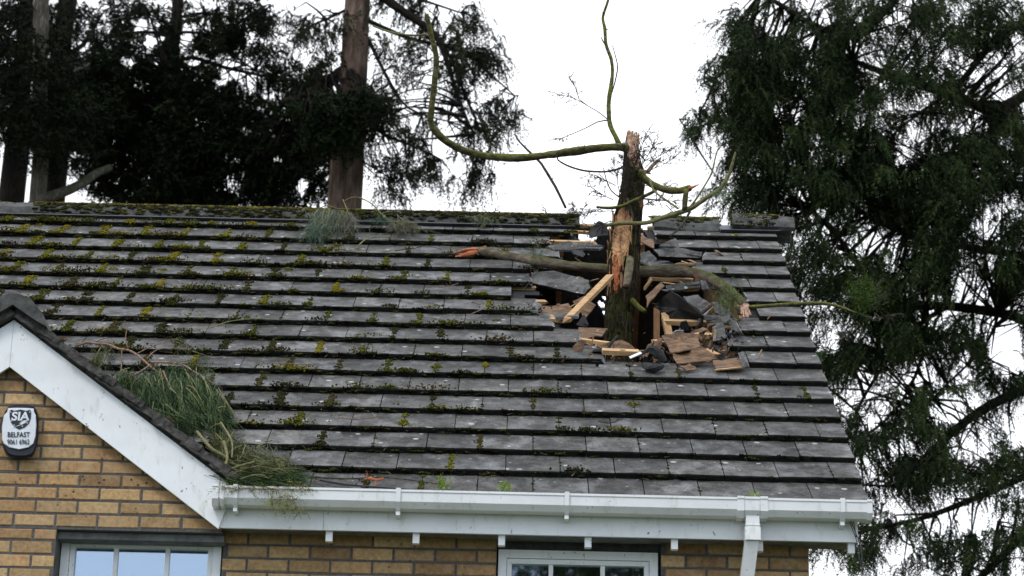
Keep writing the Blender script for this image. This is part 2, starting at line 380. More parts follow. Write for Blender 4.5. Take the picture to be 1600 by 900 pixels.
for k in range(NROW):
    off = .157 if k % 2 == 1 else .007
    hx = (rowx(k, hole[k][0]), rowx(k, hole[k][1])) if k in hole else None
    # valley limit against the gable roof
    z = Z0+k*G*SP; dxv = (GA[2]+.06-z)/GT if z < GA[2]+.06 else None
    xs = [0.]+[-off-i*TW for i in range(1 if off < .05 else 0, 40)]
    for a, b in zip(xs[1:], xs[:-1]):
        if a < XL: break
        a2 = a+.005; b2 = b
        jx = random.uniform(-.001, .001); a2 += jx
        if dxv is not None:
            if b2 > GA[0]-dxv and a2 < GA[0]+dxv-.12: continue
        segs = [(a2, b2, 0, 0)]
        if hx:
            if a2 >= hx[0] and b2 <= hx[1]: continue
            if b2 > hx[0] and a2 < hx[0] and hx[0]-a2 > .03: segs = [(a2, hx[0], 0, .03)]
            elif b2 > hx[0] and a2 < hx[0]: segs = []
            if b2 > hx[1] and a2 < hx[1]: segs = [(hx[1], b2, .03, 0)] if b2-hx[1] > .03 else []
        for sg in segs: tile(sg[0], sg[1], k, sg[2], sg[3])
        joints.append((a2, k))
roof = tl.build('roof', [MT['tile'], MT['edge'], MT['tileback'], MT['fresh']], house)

# boarding, battens and rafters under the tiles
def hole_at(s):
    k = s/G; lo, hi = 1e9, -1e9
    if k < 7.15 or k > 17.2: return None
    kk = min(16, max(7, int(round(k-.3)))); a, b = rowx(kk, hole[kk][0]), rowx(kk, hole[kk][1]); return a, b
ul = MB(); ns = 70
for i in range(ns):
    s0 = -.02+(SRI+.02)*i/ns; s1 = -.02+(SRI+.02)*(i+1)/ns; h = hole_at((s0+s1)/2)
    z = Z0+s0*SP; dxv = (GA[2]+.0-z)/GT if z < GA[2] else 0
    runs = [(XL+.02, GA[0]-dxv), (GA[0]+dxv, -.02)] if dxv > 0 else [(XL+.02, -.02)]
    for a, b in runs:
        pcs = [(a, b)]
        if h and a < h[0] < b: pcs = [(a, h[0]+random.uniform(.02, .10)), (h[1]-random.uniform(.02, .10), b)]
        for c, d in pcs:
            ul.prism([rw(c, s0, -.030), rw(d, s0, -.030), rw(d, s1, -.030), rw(c, s1, -.030)], NR*-.006)
ul.build('underlay', MT['felt'], roof)
for k in range(8, 18):                                  # battens ends stick into the hole
    s = k*G+.05; kk = min(16, max(7, k-1)); a, b = rowx(kk, hole[kk][0]), rowx(kk, hole[kk][1])
    bt = MB(); bt.beam(rw(XL+.05, s, -.017), rw(a+random.uniform(.0, .16), s+random.uniform(-.01, .01), -.02), .045, .022, NR, jag=.02)
    bt.build('batten', MT['timber'], roof)
    bt = MB(); bt.beam(rw(b-random.uniform(.0, .14), s+random.uniform(-.01, .01), -.02), rw(-.04, s, -.017), .045, .022, NR, jag=.02)
    bt.build('batten', MT['timber'], roof)
for i in range(17):
    x = -.40-i*.6
    rb = MB(); broken = x > rowx(9, 880) and x < rowx(9, 1110)
    if broken:
        rb.beam(rw(x, .3, -.09), rw(x, 7.2*G, -.09), .04, .10, NR, jag=.05)
        r2 = MB(); r2.beam(rw(x, 15.9*G, -.09), rw(x, SRI-.1, -.09), .04, .10, NR, jag=.03); r2.build('rafter', MT['timberv'], roof)
    else:
        rb.beam(rw(x, .3, -.09), rw(x, SRI-.08, -.09), .04, .10, NR)
    rb.build('rafter', MT['timberv'], roof)

# rear slope with small holes where daylight comes through
NB = np.array([0, SP, CP]); SB = np.array([0, -CP, SP])
def bw(x, s, n=0.): return np.array([x, 2*YR, Z0])+SB*s+NB*n
def backhit(px, py):
    d = ray(px, py); o = np.array([0, 2*YR, Z0]); t = ((o-CAM)@NB)/(d@NB); q = CAM+d*t
    return q[0], (q-o)@SB
gaps = []
for (px, py, rx, rs) in ((939, 474, .03, .04), (947, 488, .035, .035), (944, 464, .018, .03), (950, 498, .012, .03), (915, 369, .10, .04), (903, 371, .06, .04), (1012, 346, .12, .08), (955, 344, .22, .08)):
    x, s = backhit(px, py); gaps.append((x, s, rx, rs))
bk = MB(); nb = 420
for i in range(nb):
    s0 = SRI*i/nb; s1 = SRI*(i+1)/nb
    cuts = sorted([(x-rx*random.uniform(.8, 1.1)*math.sqrt(1-((s-(s0+s1)/2)/rs)**2)+(s-s0)*.4, x+rx*random.uniform(.8, 1.1)*math.sqrt(1-((s-(s0+s1)/2)/rs)**2)+(s-s0)*.4) for x, s, rx, rs in gaps if abs(s-(s0+s1)/2) < rs])
    x = XL
    for a, b in cuts:
        if a > x: bk.prism([bw(x, s0), bw(a, s0), bw(a, s1), bw(x, s1)], NB*-.03, 0)
        x = max(x, b)
    bk.prism([bw(x, s0), bw(0, s0), bw(0, s1), bw(x, s1)], NB*-.03, 0)
bk.build('rear_slope', MT['tileback'], roof)
for i in range(17):
    x = -.40-i*.6; rb = MB(); rb.beam(bw(x, .2, -.10), bw(x, SRI-.06, -.10), .04, .10, NB); rb.build('rafter', MT['timberv'], roof)
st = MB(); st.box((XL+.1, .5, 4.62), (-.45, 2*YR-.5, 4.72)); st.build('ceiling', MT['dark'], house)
# roof truss webs seen in the hole
def wedge(name, p0, p1, w, h, mat, parent, up=NR, jag=.02):
    b = MB(); b.beam(p0, p1, w, h, up, jag=jag); return b.build(name, mat, parent)
q = rp(1026, 484, -.10); wedge('truss_web', q, q+np.array([0, .05, -.60]), .04, .08, MT['timberv'], roof, (0, 1, 0))
q = rp(1038, 492, -.06); wedge('truss_web', q, q+np.array([.05, -.12, -.30]), .045, .07, MT['timber'], roof, (0, 1, 0))

# ridge tiles
def ridge_tile(xa, xb, y, z, tilt=(0, 0, 0), scale=1., name='ridge_tile', parent=None, axis='x', mats=None):
    pr = [(-.150, -.085), (-.135, -.03), (-.075, .028), (-.03, .045), (.03, .045), (.075, .028), (.135, -.03), (.150, -.085)]
    inn = [(a*.86, b-.022) for a, b in pr][::-1]
    poly = [(a*scale, b*scale) for a, b in pr+inn]; m = len(poly); n = max(3, int((xb-xa)/.05)); b = MB(); vs = []; fs = []
    c = np.array([(xa+xb)/2, y, z]); rot = Matrix.Rotation(tilt[0], 3, 'X')@Matrix.Rotation(tilt[1], 3, 'Y')@Matrix.Rotation(tilt[2], 3, 'Z')
    rot = np.array(rot)
    for i in range(n+1):
        x = xa+(xb-xa)*i/n
        for a, h in poly:
            p = np.array([x-c[0]+random.gauss(0, .002), a+random.gauss(0, .002), h+random.gauss(0, .002)])
            vs.append(c+rot@p)
    for i in range(n):
        for j in range(m):
            k = (j+1) % m; fs.append((i*m+j, i*m+k, (i+1)*m+k, (i+1)*m+j))
    h_ = m//2
    for j in range(h_-1):
        for base, fl in ((0, 0), (n*m, 1)):
            q = (base+j, base+j+1, base+m-2-j, base+m-1-j); fs.append(q[::-1] if not fl else q)
    b.add(vs, fs); return b.build(name, mats or MT['ridge'], parent)
ZT = ZR+.012
xr = lambda px: at(px, 345, YR)[0]
ridge_ends = []
x = xr(905)
while x > XL:
    a = max(XL, x-.45); ridge_tile(a+.008, x, YR, ZT+random.uniform(-.004, .004), (0, random.uniform(-.006, .006), random.uniform(-.006, .006)), parent=roof); ridge_ends.append((a, x)); x = a
ridge_tile(xr(1020), xr(1068), YR-.02, ZT-.01, (0, .05, .03), parent=roof)
ridge_tile(xr(1070), xr(1122), YR-.03, ZT-.02, (.05, -.02, -.05), parent=roof)
ridge_tile(xr(1142), xr(1239), YR-.01, ZT+.028, (0, .035, .0), scale=1.0, parent=roof)
for a, b in ((XL+.1, xr(898)), (xr(1122), xr(1213))):
    dr = MB(); dr.prism([rw(a, SRI-.25, .026), rw(b, SRI-.25, .026), rw(b, SRI-.02, .012), rw(a, SRI-.02, .012)], NR*.008)
    dr.prism([rw(a, SRI-.255, .036), rw(b, SRI-.255, .036), rw(b, SRI-.235, .036), rw(a, SRI-.235, .036)], NR*.012)
    dr.build('ridge_strip', MT['black'], roof)

# fascia, soffit, brackets
FB = at(800, 835, YF)[2]; FXL = GC[0]+.0; FXR = at(1340, 820, YF)[0]
zft = Z0-.015
fa = MB(); fxm = at(506, 800, YF)[0]
zb = FB
def quadbox(b, x0, x1, y0, y1, z0, z1): b.box((x0, y0, z0), (x1, y1, z1))
fa.prism([(GC[0], YF, zb), (fxm-.001, YF, zb), (fxm-.001, YF, zft), (GC[0]+.05, YF, zft)], (0, .02, 0))
fa.prism([(fxm+.001, YF-.001, zb), (FXR, YF-.001, zb), (FXR, YF-.001, zft), (fxm+.001, YF-.001, zft)], (0, .02, 0))
fa.build('fascia', MT['upvc'], house)
sf = MB(); sf.box((GC[0], YF+.022, zb+.012), (FXR, YW+.05, zb+.03)); sf.box((FXR-.02, YF+.022, zb+.0), (FXR+.0, YW+.04, zft)); sf.build('soffit', MT['soff'], house)
for px in (514, 650, 784, 919, 1054, 1187, 1330):
    b = MB(); x = at(px, 840, YF+.02)[0]; b.box((x-.018, YF+.021, zb-.055), (x+.018, YF+.065, zb+.011)); b.build('eaves_bracket', MT['upvc'], house)
# gutter
gz = at(800, 770, -.075)[2]; gx0 = at(333, 770, -.075)[0]; gx1 = at(1361, 790, -.075)[0]
prof = [(.04, .0), (-.068, .004), (-.078, .0), (-.078, -.008), (-.072, -.010), (-.070, -.060), (-.045, -.094), (.03, -.094), (.04, -.06)]
inn = [(.037, -.012), (.037, -.056), (.027, -.088), (-.042, -.088), (-.066, -.058), (-.068, -.004)]
def sweep(b, prof, x0, x1, y=0, z=0, sc=1., mi=0, n=1):
    m = len(prof); vs = []; fs = []
    for i in range(n+1):
        for a, h in prof: vs.append((x0+(x1-x0)*i/n, y+a*sc, z+h*sc))
    for i in range(n):
        for j in range(m): k = (j+1) % m; fs.append((i*m+j, i*m+k, (i+1)*m+k, (i+1)*m+j))
    fs.append(tuple(range(m))[::-1]); fs.append(tuple(range(n*m, n*m+m))); b.add(vs, fs, mi)
gb = MB()
gpoly = [(.04, -.012), (-.066, -.012), (-.066, .004), (-.078, .004), (-.078, -.008), (-.073, -.010), (-.071, -.060), (-.046, -.092), (.03, -.092), (.04, -.06)]
sweep(gb, gpoly, gx0, gx1, 0, gz)
gutter = gb.build('gutter', MT['gutter'], house)
for nm, xa, xb, e in (('gutter_end_cap', gx0-.006, gx0+.028, .006), ('gutter_end_cap', gx1-.02, gx1+.008, .004),
                      ('gutter_union', at(1152, 790, -.07)[0], at(1163, 790, -.07)[0], .006), ('gutter_union', at(1188, 790, -.07)[0], at(1200, 790, -.07)[0], .006),
                      ('gutter_union', at(343, 790, -.07)[0], at(349, 790, -.07)[0], .006), ('gutter_outlet', at(1164, 790, -.07)[0], at(1187, 790, -.07)[0], .004)):
    b = MB(); sweep(b, [(a*(1+e*8)-e*.4, h*(1+e*6)+(e if h > -.02 else -e)) for a, h in gpoly], xa, xb, 0, gz); b.build(nm, MT['gutter'], gutter)
for px in (367, 622, 886, 1317):
    x = at(px, 780, -.08)[0]; b = MB()
    cl = [(.042, -.105), (-.050, -.105), (-.082, -.064), (-.086, .010), (-.060, .013), (-.060, .004), (-.078, .002), (-.074, -.060), (-.046, -.095), (.042, -.095)]
    sweep(b, cl, x-.012, x+.012, 0, gz); b.box((x-.011, -.045, gz-.128), (x+.011, .04, gz-.106)); b.build('gutter_bracket', MT['gutter'], gutter)
# downpipe: drop, elbow and offset back to the wall
dp = MB(); dx0 = at(1163, 800, -.02)[0]; dx1 = at(1187, 800, -.02)[0]; dc = (dx0+dx1)/2; hw = .036
zt = gz-.088; ze = at(1175, 846, -.02)[2]
dp.box((dc-hw, -.056, ze), (dc+hw, .016, zt)); dp.box((dc-hw-.004, -.060, zt-.055), (dc+hw+.004, .020, zt-.05))
dp.box((dc-hw-.005, -.061, ze), (dc+hw+.005, .021, ze+.07))
ple = at(1168, 900, .12)
p0 = np.array([dc, -.02, ze+.03]); p1 = np.array([dc-.05, YW-.06, ze-.42])
dp.beam(p0, p1, hw*2, .07, (0, 1, 0)); dp.beam(p1+np.array([0, 0, .04]), np.array([p1[0], p1[1], .1]), hw*2, .07, (0, 1, 0))
dp.build('downpipe', MT['gutter'], house)

# walls: real bricks with mortar behind
def brick_wall(name, x0, x1, z0, z1, Y, holes, zph, xph, ztop=None, thick=.1, side=None):
    b = MB(); BW, BH, J = .2255, .0748, .011
    k0 = int(math.floor((z0-zph)/BH))-1; k = k0
    cols = [(.42, .265, .120), (.37, .225, .098), (.46, .30, .145), (.40, .25, .112), (.31, .18, .078), (.40, .235, .105)]
    while zph+k*BH < z1:
        za = max(z0, zph+k*BH+J/2); zb_ = min(z1, zph+(k+1)*BH-J/2); k += 1
        if zb_-za < .01: continue
        off = xph+(BW/2 if k % 2 else 0); n0 = int((x0-off)/BW)-1
        for n in range(n0, int((x1-off)/BW)+2):
            a = max(x0, off+n*BW+J/2); c = min(x1, off+(n+1)*BW-J/2)
            if ztop:                                   # cut by the gable slope
                zm = (za+zb_)/2
                half = (ztop(0)-zm)
                lo, hi = ztop('x', zm); a = max(a, lo); c = min(c, hi)
            if c-a < .012: continue
            segs = [(a, c)]
            for (hx0, hx1, hz0, hz1) in holes:
                if zb_ > hz0+.01 and za < hz1-.01:
                    ns_ = []
                    for s, e in segs:
                        if e <= hx0 or s >= hx1: ns_.append((s, e)); continue
                        if s < hx0-.015: ns_.append((s, hx0))
                        if e > hx1+.015: ns_.append((hx1, e))
                    segs = ns_
            for s, e in segs:
                cc = random.choice(cols); f = random.uniform(.74, 1.2); cc = tuple(v*f for v in cc); d = random.uniform(.003, .007); j = random.uniform(-.0015, .0015)
                y = Y+j
                vs = [(s, y+.02, za), (e, y+.02, za), (e, y+.02, zb_), (s, y+.02, zb_), (s, y+d, za), (e, y+d, za), (e, y+d, zb_), (s, y+d, zb_),
                      (s+d, y, za+d), (e-d, y, za+d), (e-d, y, zb_-d), (s+d, y, zb_-d)]
                b.add(vs, [(0, 1, 5, 4), (1, 2, 6, 5), (2, 3, 7, 6), (3, 0, 4, 7), (4, 5, 9, 8), (5, 6, 10, 9), (6, 7, 11, 10), (7, 4, 8, 11), (8, 9, 10, 11)], 0, cc)
    # mortar core
    xs = sorted({x0, x1, *[h[i] for h in holes for i in (0, 1) if x0 < h[i] < x1]}); zs = sorted({z0, z1, *[h[i] for h in holes for i in (2, 3) if z0 < h[i] < z1]})
    if ztop:
        lo, hi = ztop('x', z0); zp = ztop(0); b.prism([(max(lo, x0), Y+.005, z0), (min(hi, x1), Y+.005, z0), (GA[0], Y+.005, zp)], (0, thick, 0), 1)
    else:
        for i in range(len(xs)-1):
            for j in range(len(zs)-1):
                cx, cz = (xs[i]+xs[i+1])/2, (zs[j]+zs[j+1])/2
                if any(h[0] < cx < h[1] and h[2] < cz < h[3] for h in holes): continue
                b.box((xs[i], Y+.005, zs[j]), (xs[i+1], Y+thick, zs[j+1]), 1)
    return b.build(name, [MT['brick'], MT['mortar']], house)
zlow = .0; XR = at(1264, 880, YW)[0]
wz1 = at(900, 841, YW)[2]+.12
GZ = at(200, 829, YG)[2]                              # underside of the gable wall over the window
wl = (at(90, 845, YW)[0], at(349, 845, YW)[0]); wr = (at(776, 860, YW)[0], at(1033, 860, YW)[0]); wzt = wz1; wzb = at(200, 840, YW)[2]-1.15
pierx = at(88, 835, YG)[0]
hol = [(wl[0]-.02, wl[1], wzb, 9), (wr[0], wr[1], wzb, 9)]
brick_wall('wall', XL+.3, XR, zlow, wz1, YW, hol, at(500, 853.5, YW)[2], at(418, 880, YW)[0])
def zt_(a, z=None):
    gz_ = GD[2]+.05
    if a == 0: return gz_
    d = (gz_-z)/GT; return GA[0]-d, GA[0]+d
brick_wall('gable_wall', GA[0]-3, GC[0]+.02, GZ, 99 if False else GD[2]+.04, YG, [], at(100, 718.6, YG)[2], at(97, 690, YG)[0], ztop=zt_, thick=.2)
brick_wall('gable_wall', 2*GA[0]-pierx-1.4, pierx, zlow, GZ-.002, YG, [], at(100, 718.6, YG)[2], at(83, 850, YG)[0]-.2255, thick=.22)
# lintel strips over the windows
b = MB(); b.box((pierx, YG+.05, GZ-.040), (GC[0]+.02, YW+.06, GZ-.003)); b.build('lintel', MT['soff'], house)
ln = MB(); ln.box((wr[0], YW+.03, at(900, 858, YW)[2]), (wr[1], YW+.1, wz1)); ln.build('lintel', MT['tileback'], house)
# end walls, rear wall
mbk, tb_, pb_ = new_mat('end_wall_brick'); tcb = tb_.nodes.new('ShaderNodeTexCoord'); sxb = tb_.nodes.new('ShaderNodeSeparateXYZ'); cxb = tb_.nodes.new('ShaderNodeCombineXYZ')
adb = tb_.nodes.new('ShaderNodeMath'); tb_.links.new(tcb.outputs['Object'], sxb.inputs[0]); tb_.links.new(sxb.outputs['X'], adb.inputs[0]); tb_.links.new(sxb.outputs['Y'], adb.inputs[1])
tb_.links.new(adb.outputs[0], cxb.inputs[0]); tb_.links.new(sxb.outputs['Z'], cxb.inputs[1])
bt_ = tb_.nodes.new('ShaderNodeTexBrick'); bt_.inputs['Scale'].default_value = 1; bt_.inputs['Brick Width'].default_value = .2255; bt_.inputs['Row Height'].default_value = .0748; bt_.inputs['Mortar Size'].default_value = .005
bt_.inputs['Color1'].default_value = (.42, .27, .12, 1); bt_.inputs['Color2'].default_value = (.31, .18, .08, 1); bt_.inputs['Mortar'].default_value = (.10, .098, .095, 1)
tb_.links.new(cxb.outputs[0], bt_.inputs['Vector']); tb_.links.new(bt_.outputs['Color'], pb_.inputs['Base Color']); pb_.inputs['Roughness'].default_value = .9
eb = MB(); eb.box((XR-.2, YW+.1, 0), (XR-.001, 2*YR-.3, 4.75), 0, (.42, .26, .11)); eb.prism([(XR-.2, .42, 4.75), (XR-.2, 2*YR-.42, 4.75), (XR-.2, YR, ZR-.30)], (.19, 0, 0), 0, (.42, .26, .11))
eb.box((XL+.3, YW+.1, 0), (XL+.5, 2*YR-.3, 4.75), 0, (.42, .26, .11)); eb.prism([(XL+.3, .42, 4.75), (XL+.3, 2*YR-.42, 4.75), (XL+.3, YR, ZR-.30)], (.19, 0, 0), 0, (.42, .26, .11))
eb.box((XL+.5, 2*YR-.5, 0), (XR-.2, 2*YR-.3, 4.75), 0, (.42, .26, .11)); eb.build('wall', mbk, house)
def mirror(p): return np.array([2*GA[0]-p[0], p[1], p[2]])

# windows
def window(x0, x1, zt, h, bars, pane_z, glass, reflection_sheet, y):
    b = MB(); fw = .058
    def ringbox(b, x0, x1, z0, z1, w, ya, yb):
        b.box((x0, ya, z0), (x0+w, yb, z1)); b.box((x1-w, ya, z0), (x1, yb, z1)); b.box((x0+w, ya, z1-w), (x1-w, yb, z1)); b.box((x0+w, ya, z0), (x1-w, yb, z0+w))
    z0 = zt-h
    ringbox(b, x0, x1, z0, zt, .045, y, y+.06); fr = b.build('window', MT['frame'], house)
    s = MB(); ringbox(s, x0+.047, x1-.047, z0+.047, zt-.047, .026, y+.012, y+.055); s.build('sash', MT['frame'], fr)
    for bx in bars:
        g = MB(); g.box((bx-.012, y+.022, z0+.07), (bx+.012, y+.034, zt-.07)); g.build('glazing_bar', MT['frame'], fr)
    p = MB(); p.box((x0+.07, y+.036, z0+.07), (x1-.07, y+.042, zt-.07)); p.build('pane', MT['glass'], fr)
    r = MB()
    if reflection_sheet:
        r.box((x0+.06, y+.075, z0+.06), (x1-.06, y+.08, zt-.06)); r.build('reflection_sheet', reflection_sheet, fr)  # sheet added behind the left pane to imitate reflected sky
    k = MB(); k.box((x0-.1, y+.12 if reflection_sheet else y+1.2, z0-.1), (x1+.1, y+.13 if reflection_sheet else y+1.21, zt+.1)); k.build('room_wall', MT['dark'], fr)
    sl = MB(); sl.box((x0-.03, y-.10, z0-.05), (x1+.03, y+.05, z0-.002)); sl.build('sill', MT['frame'], fr)
    return fr
yw = YW+.025
window(at(97, 845, yw)[0], at(347, 845, yw)[0], at(220, 835, yw)[2], 1.1, [at(179, 880, yw)[0], at(260, 880, yw)[0]], 0, None, MT['reflection_sheet'], yw)
window(at(779, 862, yw)[0], at(1028, 862, yw)[0], at(900, 861, yw)[2], 1.1, [at(861, 880, yw)[0], at(942, 880, yw)[0]], 0, None, None, yw)

# bargeboards of the front gable
bb = MB(); bb.prism([GA, GB, at(354, 792, YF-.02), GC, GD], (0, .022, 0)); bb.build('bargeboard', MT['upvc'], house)
bb = MB(); q = [mirror(p) for p in (GA, GB, GC, GD)]; q[0] = q[0]-[.0015, 0, 0]; q[3] = q[3]-[.0015, 0, 0]; bb.prism(q, (0, .021, 0)); bb.build('bargeboard', MT['upvc'], house)
bs = MB()
for sg in (1, -1):
    A = GD+np.array([0, .03, .02]); Bq = GC+np.array([0, .03, .02])
    pts = [A, Bq, Bq+[0, YG-YF+.04, 0], A+[0, YG-YF+.04, 0]]
    if sg < 0: pts = [mirror(p) for p in pts]
    bs.prism(pts, (0, 0, .012))
bs.build('soffit', MT['soff'], house)
# gable roof: overlapping slabs, verge seen edge on
gd = np.array([1, 0, -GT]); gd = gd/np.linalg.norm(gd); gn = np.array([-gd[2], 0, gd[0]])
glen = np.linalg.norm(GB-GA)+.10; nt_ = 8
gr = MB()
for sg in (1, -1):
    for i in range(nt_):
        s0 = glen*i/nt_-.02; s1 = glen*(i+1)/nt_+.09 if i < nt_-1 else glen+.02; jj = random.uniform(-.012, .012)
        for wrap in range(1):
            pA = GA+gd*s0+gn*(.010); pB = GA+gd*s1+gn*(.030)
            def corner(p, n):
                P = p+gn*n; yb = max(.3, (P[2]-Z0)/math.tan(PH)+.10); return P, yb
            vs = []
            m = 10
            for j in range(m+1):
                u = j/m
                for p0, n in ((pA*(1-u)+pB*u, 0.), (pA*(1-u)+pB*u, .042)):
                    P, yb = corner(p0, n+random.gauss(0, .0025)); yf = -.02+jj+random.gauss(0, .003)+(.008 if n else 0)
                    a = np.array([P[0], yf, P[2]]); c = np.array([P[0], yb, P[2]])
                    if sg < 0: a = mirror(a); c = mirror(c)
                    vs += [a, c]
            fs = []; ms = []
            for j in range(m):
                o = j*4
                for (q, mm) in (((o, o+4, o+6, o+2), 1), ((o+2, o+6, o+7, o+3), 0), ((o, o+1, o+5, o+4), 2)):
                    fs.append(q if sg > 0 else q[::-1]); ms.append(mm)
            for o in (0, m*4): fs.append((o, o+2, o+3, o+1)); ms.append(1)
            gr.add(vs, fs, ms, (.9, .9, .9))
MT['verge'] = m_simple('verge_edge', (.012, .011, .009), (.10, .094, .084), 24, .95, .9, .015)
gable_roof = gr.build('gable_roof', [MT['tile'], MT['verge'], MT['tileback']], house)
ve = MB()                                             # mortar bedding under the verge
for i in range(40):
    u0, u1 = i/40, (i+1)/40; P0 = GA*(1-u0)+GB*u0; P1 = GA*(1-u1)+GB*u1; w = .030+random.uniform(-.004, .006)
    for sg in (1, -1):
        q = [P0+gn*.0+[0, .0, 0], P1+gn*.0, P1+gn*w, P0+gn*w]
        if sg < 0: q = [mirror(p) for p in q]
        ve.prism([p+np.array([0, .0+random.uniform(.004, .010), 0]) for p in q], (0, .05, 0))
ve.build('verge_bedding', MT['verge'], gable_roof)
# gable ridge cap
rc = MB(); GR0 = GA+gn*.075; zc = GA[2]+.09
prc = [(-.20, -.155), (-.165, -.07), (-.10, .005), (-.03, .035), (.03, .035), (.10, .005), (.165, -.07), (.20, -.155), (.12, -.11), (0, -.03), (-.12, -.11)]
for i in range(4):
    ya = -.05+i*.42
    vs = []; n = len(prc)
    for y in (ya, ya+.41):
        vs += [(GA[0]+a*.98, y, zc+h*.98+(.004 if i == 0 else 0)) for a, h in prc]
    rc.add(vs, [tuple(range(n)), tuple(range(n, 2*n))[::-1]]+[(j, (j+1) % n, n+(j+1) % n, n+j)[::-1] for j in range(n)], 0)
rc.build('ridge_cap', MT['ridge'], gable_roof)
# lead valley
vl = MB(); n = 14
for i in range(n):
    def vp(z):
        x = GA[0]+(GA[2]+.06-z)/GT; y = (z-Z0)/math.tan(PH); return np.array([x, y, z])
    z0_, z1_ = Z0+.02+(GA[2]-Z0)*i/n, Z0+.02+(GA[2]-Z0)*(i+1)/n
    a, c = vp(z0_), vp(z1_); vl.prism([a+[-.10, 0, .07], a+[.12, 0, .012], c+[.12, 0, .012], c+[-.10, 0, .07]], (0, .0, -.004))
vl.build('valley_lining', MT['tileback'], roof)

# ---------------------------------------------------------------- burglar alarm box
YA = YG-.005
alarm = empty('burglar_alarm', at(32, 672, YA), 'white and black burglar alarm box with a shield badge, on the brick gable wall', 'alarm box')
def apt(zx, zy, y): return at(zx/9., 620+zy/9., y)          # coordinates of the enlarged alarm picture
def outline(pts, n=4):                                       # smooth closed curve
    P = np.array(pts, float); Q = []
    for i in range(len(P)):
        p0, p1, p2, p3 = P[i-1], P[i], P[(i+1) % len(P)], P[(i+2) % len(P)]
        for k in range(n):
            t = k/n; Q.append(.5*((2*p1)+(-p0+p2)*t+(2*p0-5*p1+4*p2-p3)*t*t+(-p0+3*p1-3*p2+p3)*t**3))
    return Q
back = outline([(120, 140), (180, 108), (290, 98), (410, 108), (480, 140), (530, 230), (545, 400), (535, 620), (490, 790), (420, 850), (280, 865), (140, 845), (70, 780), (25, 640), (22, 400), (50, 250)])
def layered(name, pts, ys, insets, mat, parent):
    b = MB(); c = np.mean(pts, 0); n = len(pts); vs = []
    for y, s in zip(ys, insets):
        vs += [apt(*(c+(p-c)*s), y) for p in pts]
    fs = [];
    for l in range(len(ys)-1):
        for i in range(n): j = (i+1) % n; fs.append((l*n+i, l*n+j, (l+1)*n+j, (l+1)*n+i))
    fs.append(tuple(range((len(ys)-1)*n, len(ys)*n))); b.add(vs, fs); return b.build(name, mat, parent, smooth=False)
navy = m_simple('navy_plastic', (.006, .007, .016), (.012, .013, .028), 10, .3, .05, .002)
wplast = m_simple('white_plastic', (.62, .64, .68), (.76, .78, .82), 9, .25, .04, .002)
layered('back_box', back, [YG+.01, YG-.03, YG-.055, YG-.065], [1, 1, .97, .90], navy, alarm)
cov = [np.array(p, float) for p in [(112, 160), (200, 156), (380, 158), (476, 168), (482, 215), (505, 260), (512, 400), (500, 560), (470, 660), (400, 715), (270, 745), (130, 715), (50, 660), (28, 600), (28, 420), (55, 260), (100, 215)]]
layered('front_cover', cov, [YG-.055, YG-.075, YG-.082], [1, 1, .965], wplast, alarm)
YS = YG-.0835
def flat(name, polys, y, mat, parent, th=.0012):
    b = MB()
    for pts in polys: b.prism([apt(*p, y) for p in pts], (0, -th, 0))
    return b.build(name, mat, parent)
ink = m_simple('black_ink', (.008, .008, .012), (.012, .012, .016), 10, .4, 0, .001)
sh = [(135, 200), (160, 182), (200, 196), (245, 190), (290, 178), (335, 190), (380, 196), (418, 182), (438, 205), (436, 290), (410, 370), (350, 430), (272, 462), (205, 425), (155, 365), (136, 290)]
badge = flat('shield_badge', [sh], YS, ink, alarm)
cs = np.mean(np.array(sh, float), 0)
flat('shield_line', [[(150, 425+20), (300, 385), (270, 372), (330, 345), (275, 350), (420, 312), (350, 350), (400, 345), (300, 395), (330, 398)][:9]], YS-.0013, wplast, badge)
for px_, py_ in ((150, 215), (420, 215), (160, 340), (200, 398), (315, 412), (385, 370)):
    flat('shield_mark', [[(px_-9, py_-4), (px_+2, py_-9), (px_+9, py_+3), (px_-3, py_+9)]], YS-.0013, wplast, badge)
def text(body, cx, cy, wd, ht, mat, parent, name, bold=.02, shear=0., rot=0.):
    cu = bpy.data.curves.new(name, 'FONT'); cu.body = body; cu.size = 1; cu.offset = bold; cu.extrude = .01; cu.shear = shear
    o = bpy.data.objects.new('tmp', cu); COL.objects.link(o); bpy.context.view_layer.update()
    me = bpy.data.meshes.new_from_object(o.evaluated_get(bpy.context.evaluated_depsgraph_get())); bpy.data.objects.remove(o)
    co = np.zeros(len(me.vertices)*3); me.vertices.foreach_get('co', co); co = co.reshape(-1, 3)
    lo, hi = co.min(0), co.max(0); u = (co[:, 0]-(lo[0]+hi[0])/2)/(hi[0]-lo[0]); v = (co[:, 1]-(lo[1]+hi[1])/2)/(hi[1]-lo[1])
    out = np.array([apt(cx+u_*wd, cy-v_*ht+rot*u_*wd, YS-.0015-(.0015 if z_ > 0 else 0)) for u_, v_, z_ in zip(u, v, co[:, 2])])
    me.vertices.foreach_set('co', out.astype(np.float32).ravel()); me.materials.clear(); me.materials.append(mat)
    me.polygons.foreach_set('material_index', [0]*len(me.polygons)); me.update(); return link(name, me, parent)
text('SIA', 285, 272, 250, 125, wplast, badge, 'lettering', .03, .12)
text('BELFAST', 264, 530, 312, 72, ink, alarm, 'lettering', .012)
text('9061 6962', 258, 632, 312, 70, ink, alarm, 'lettering', .006)

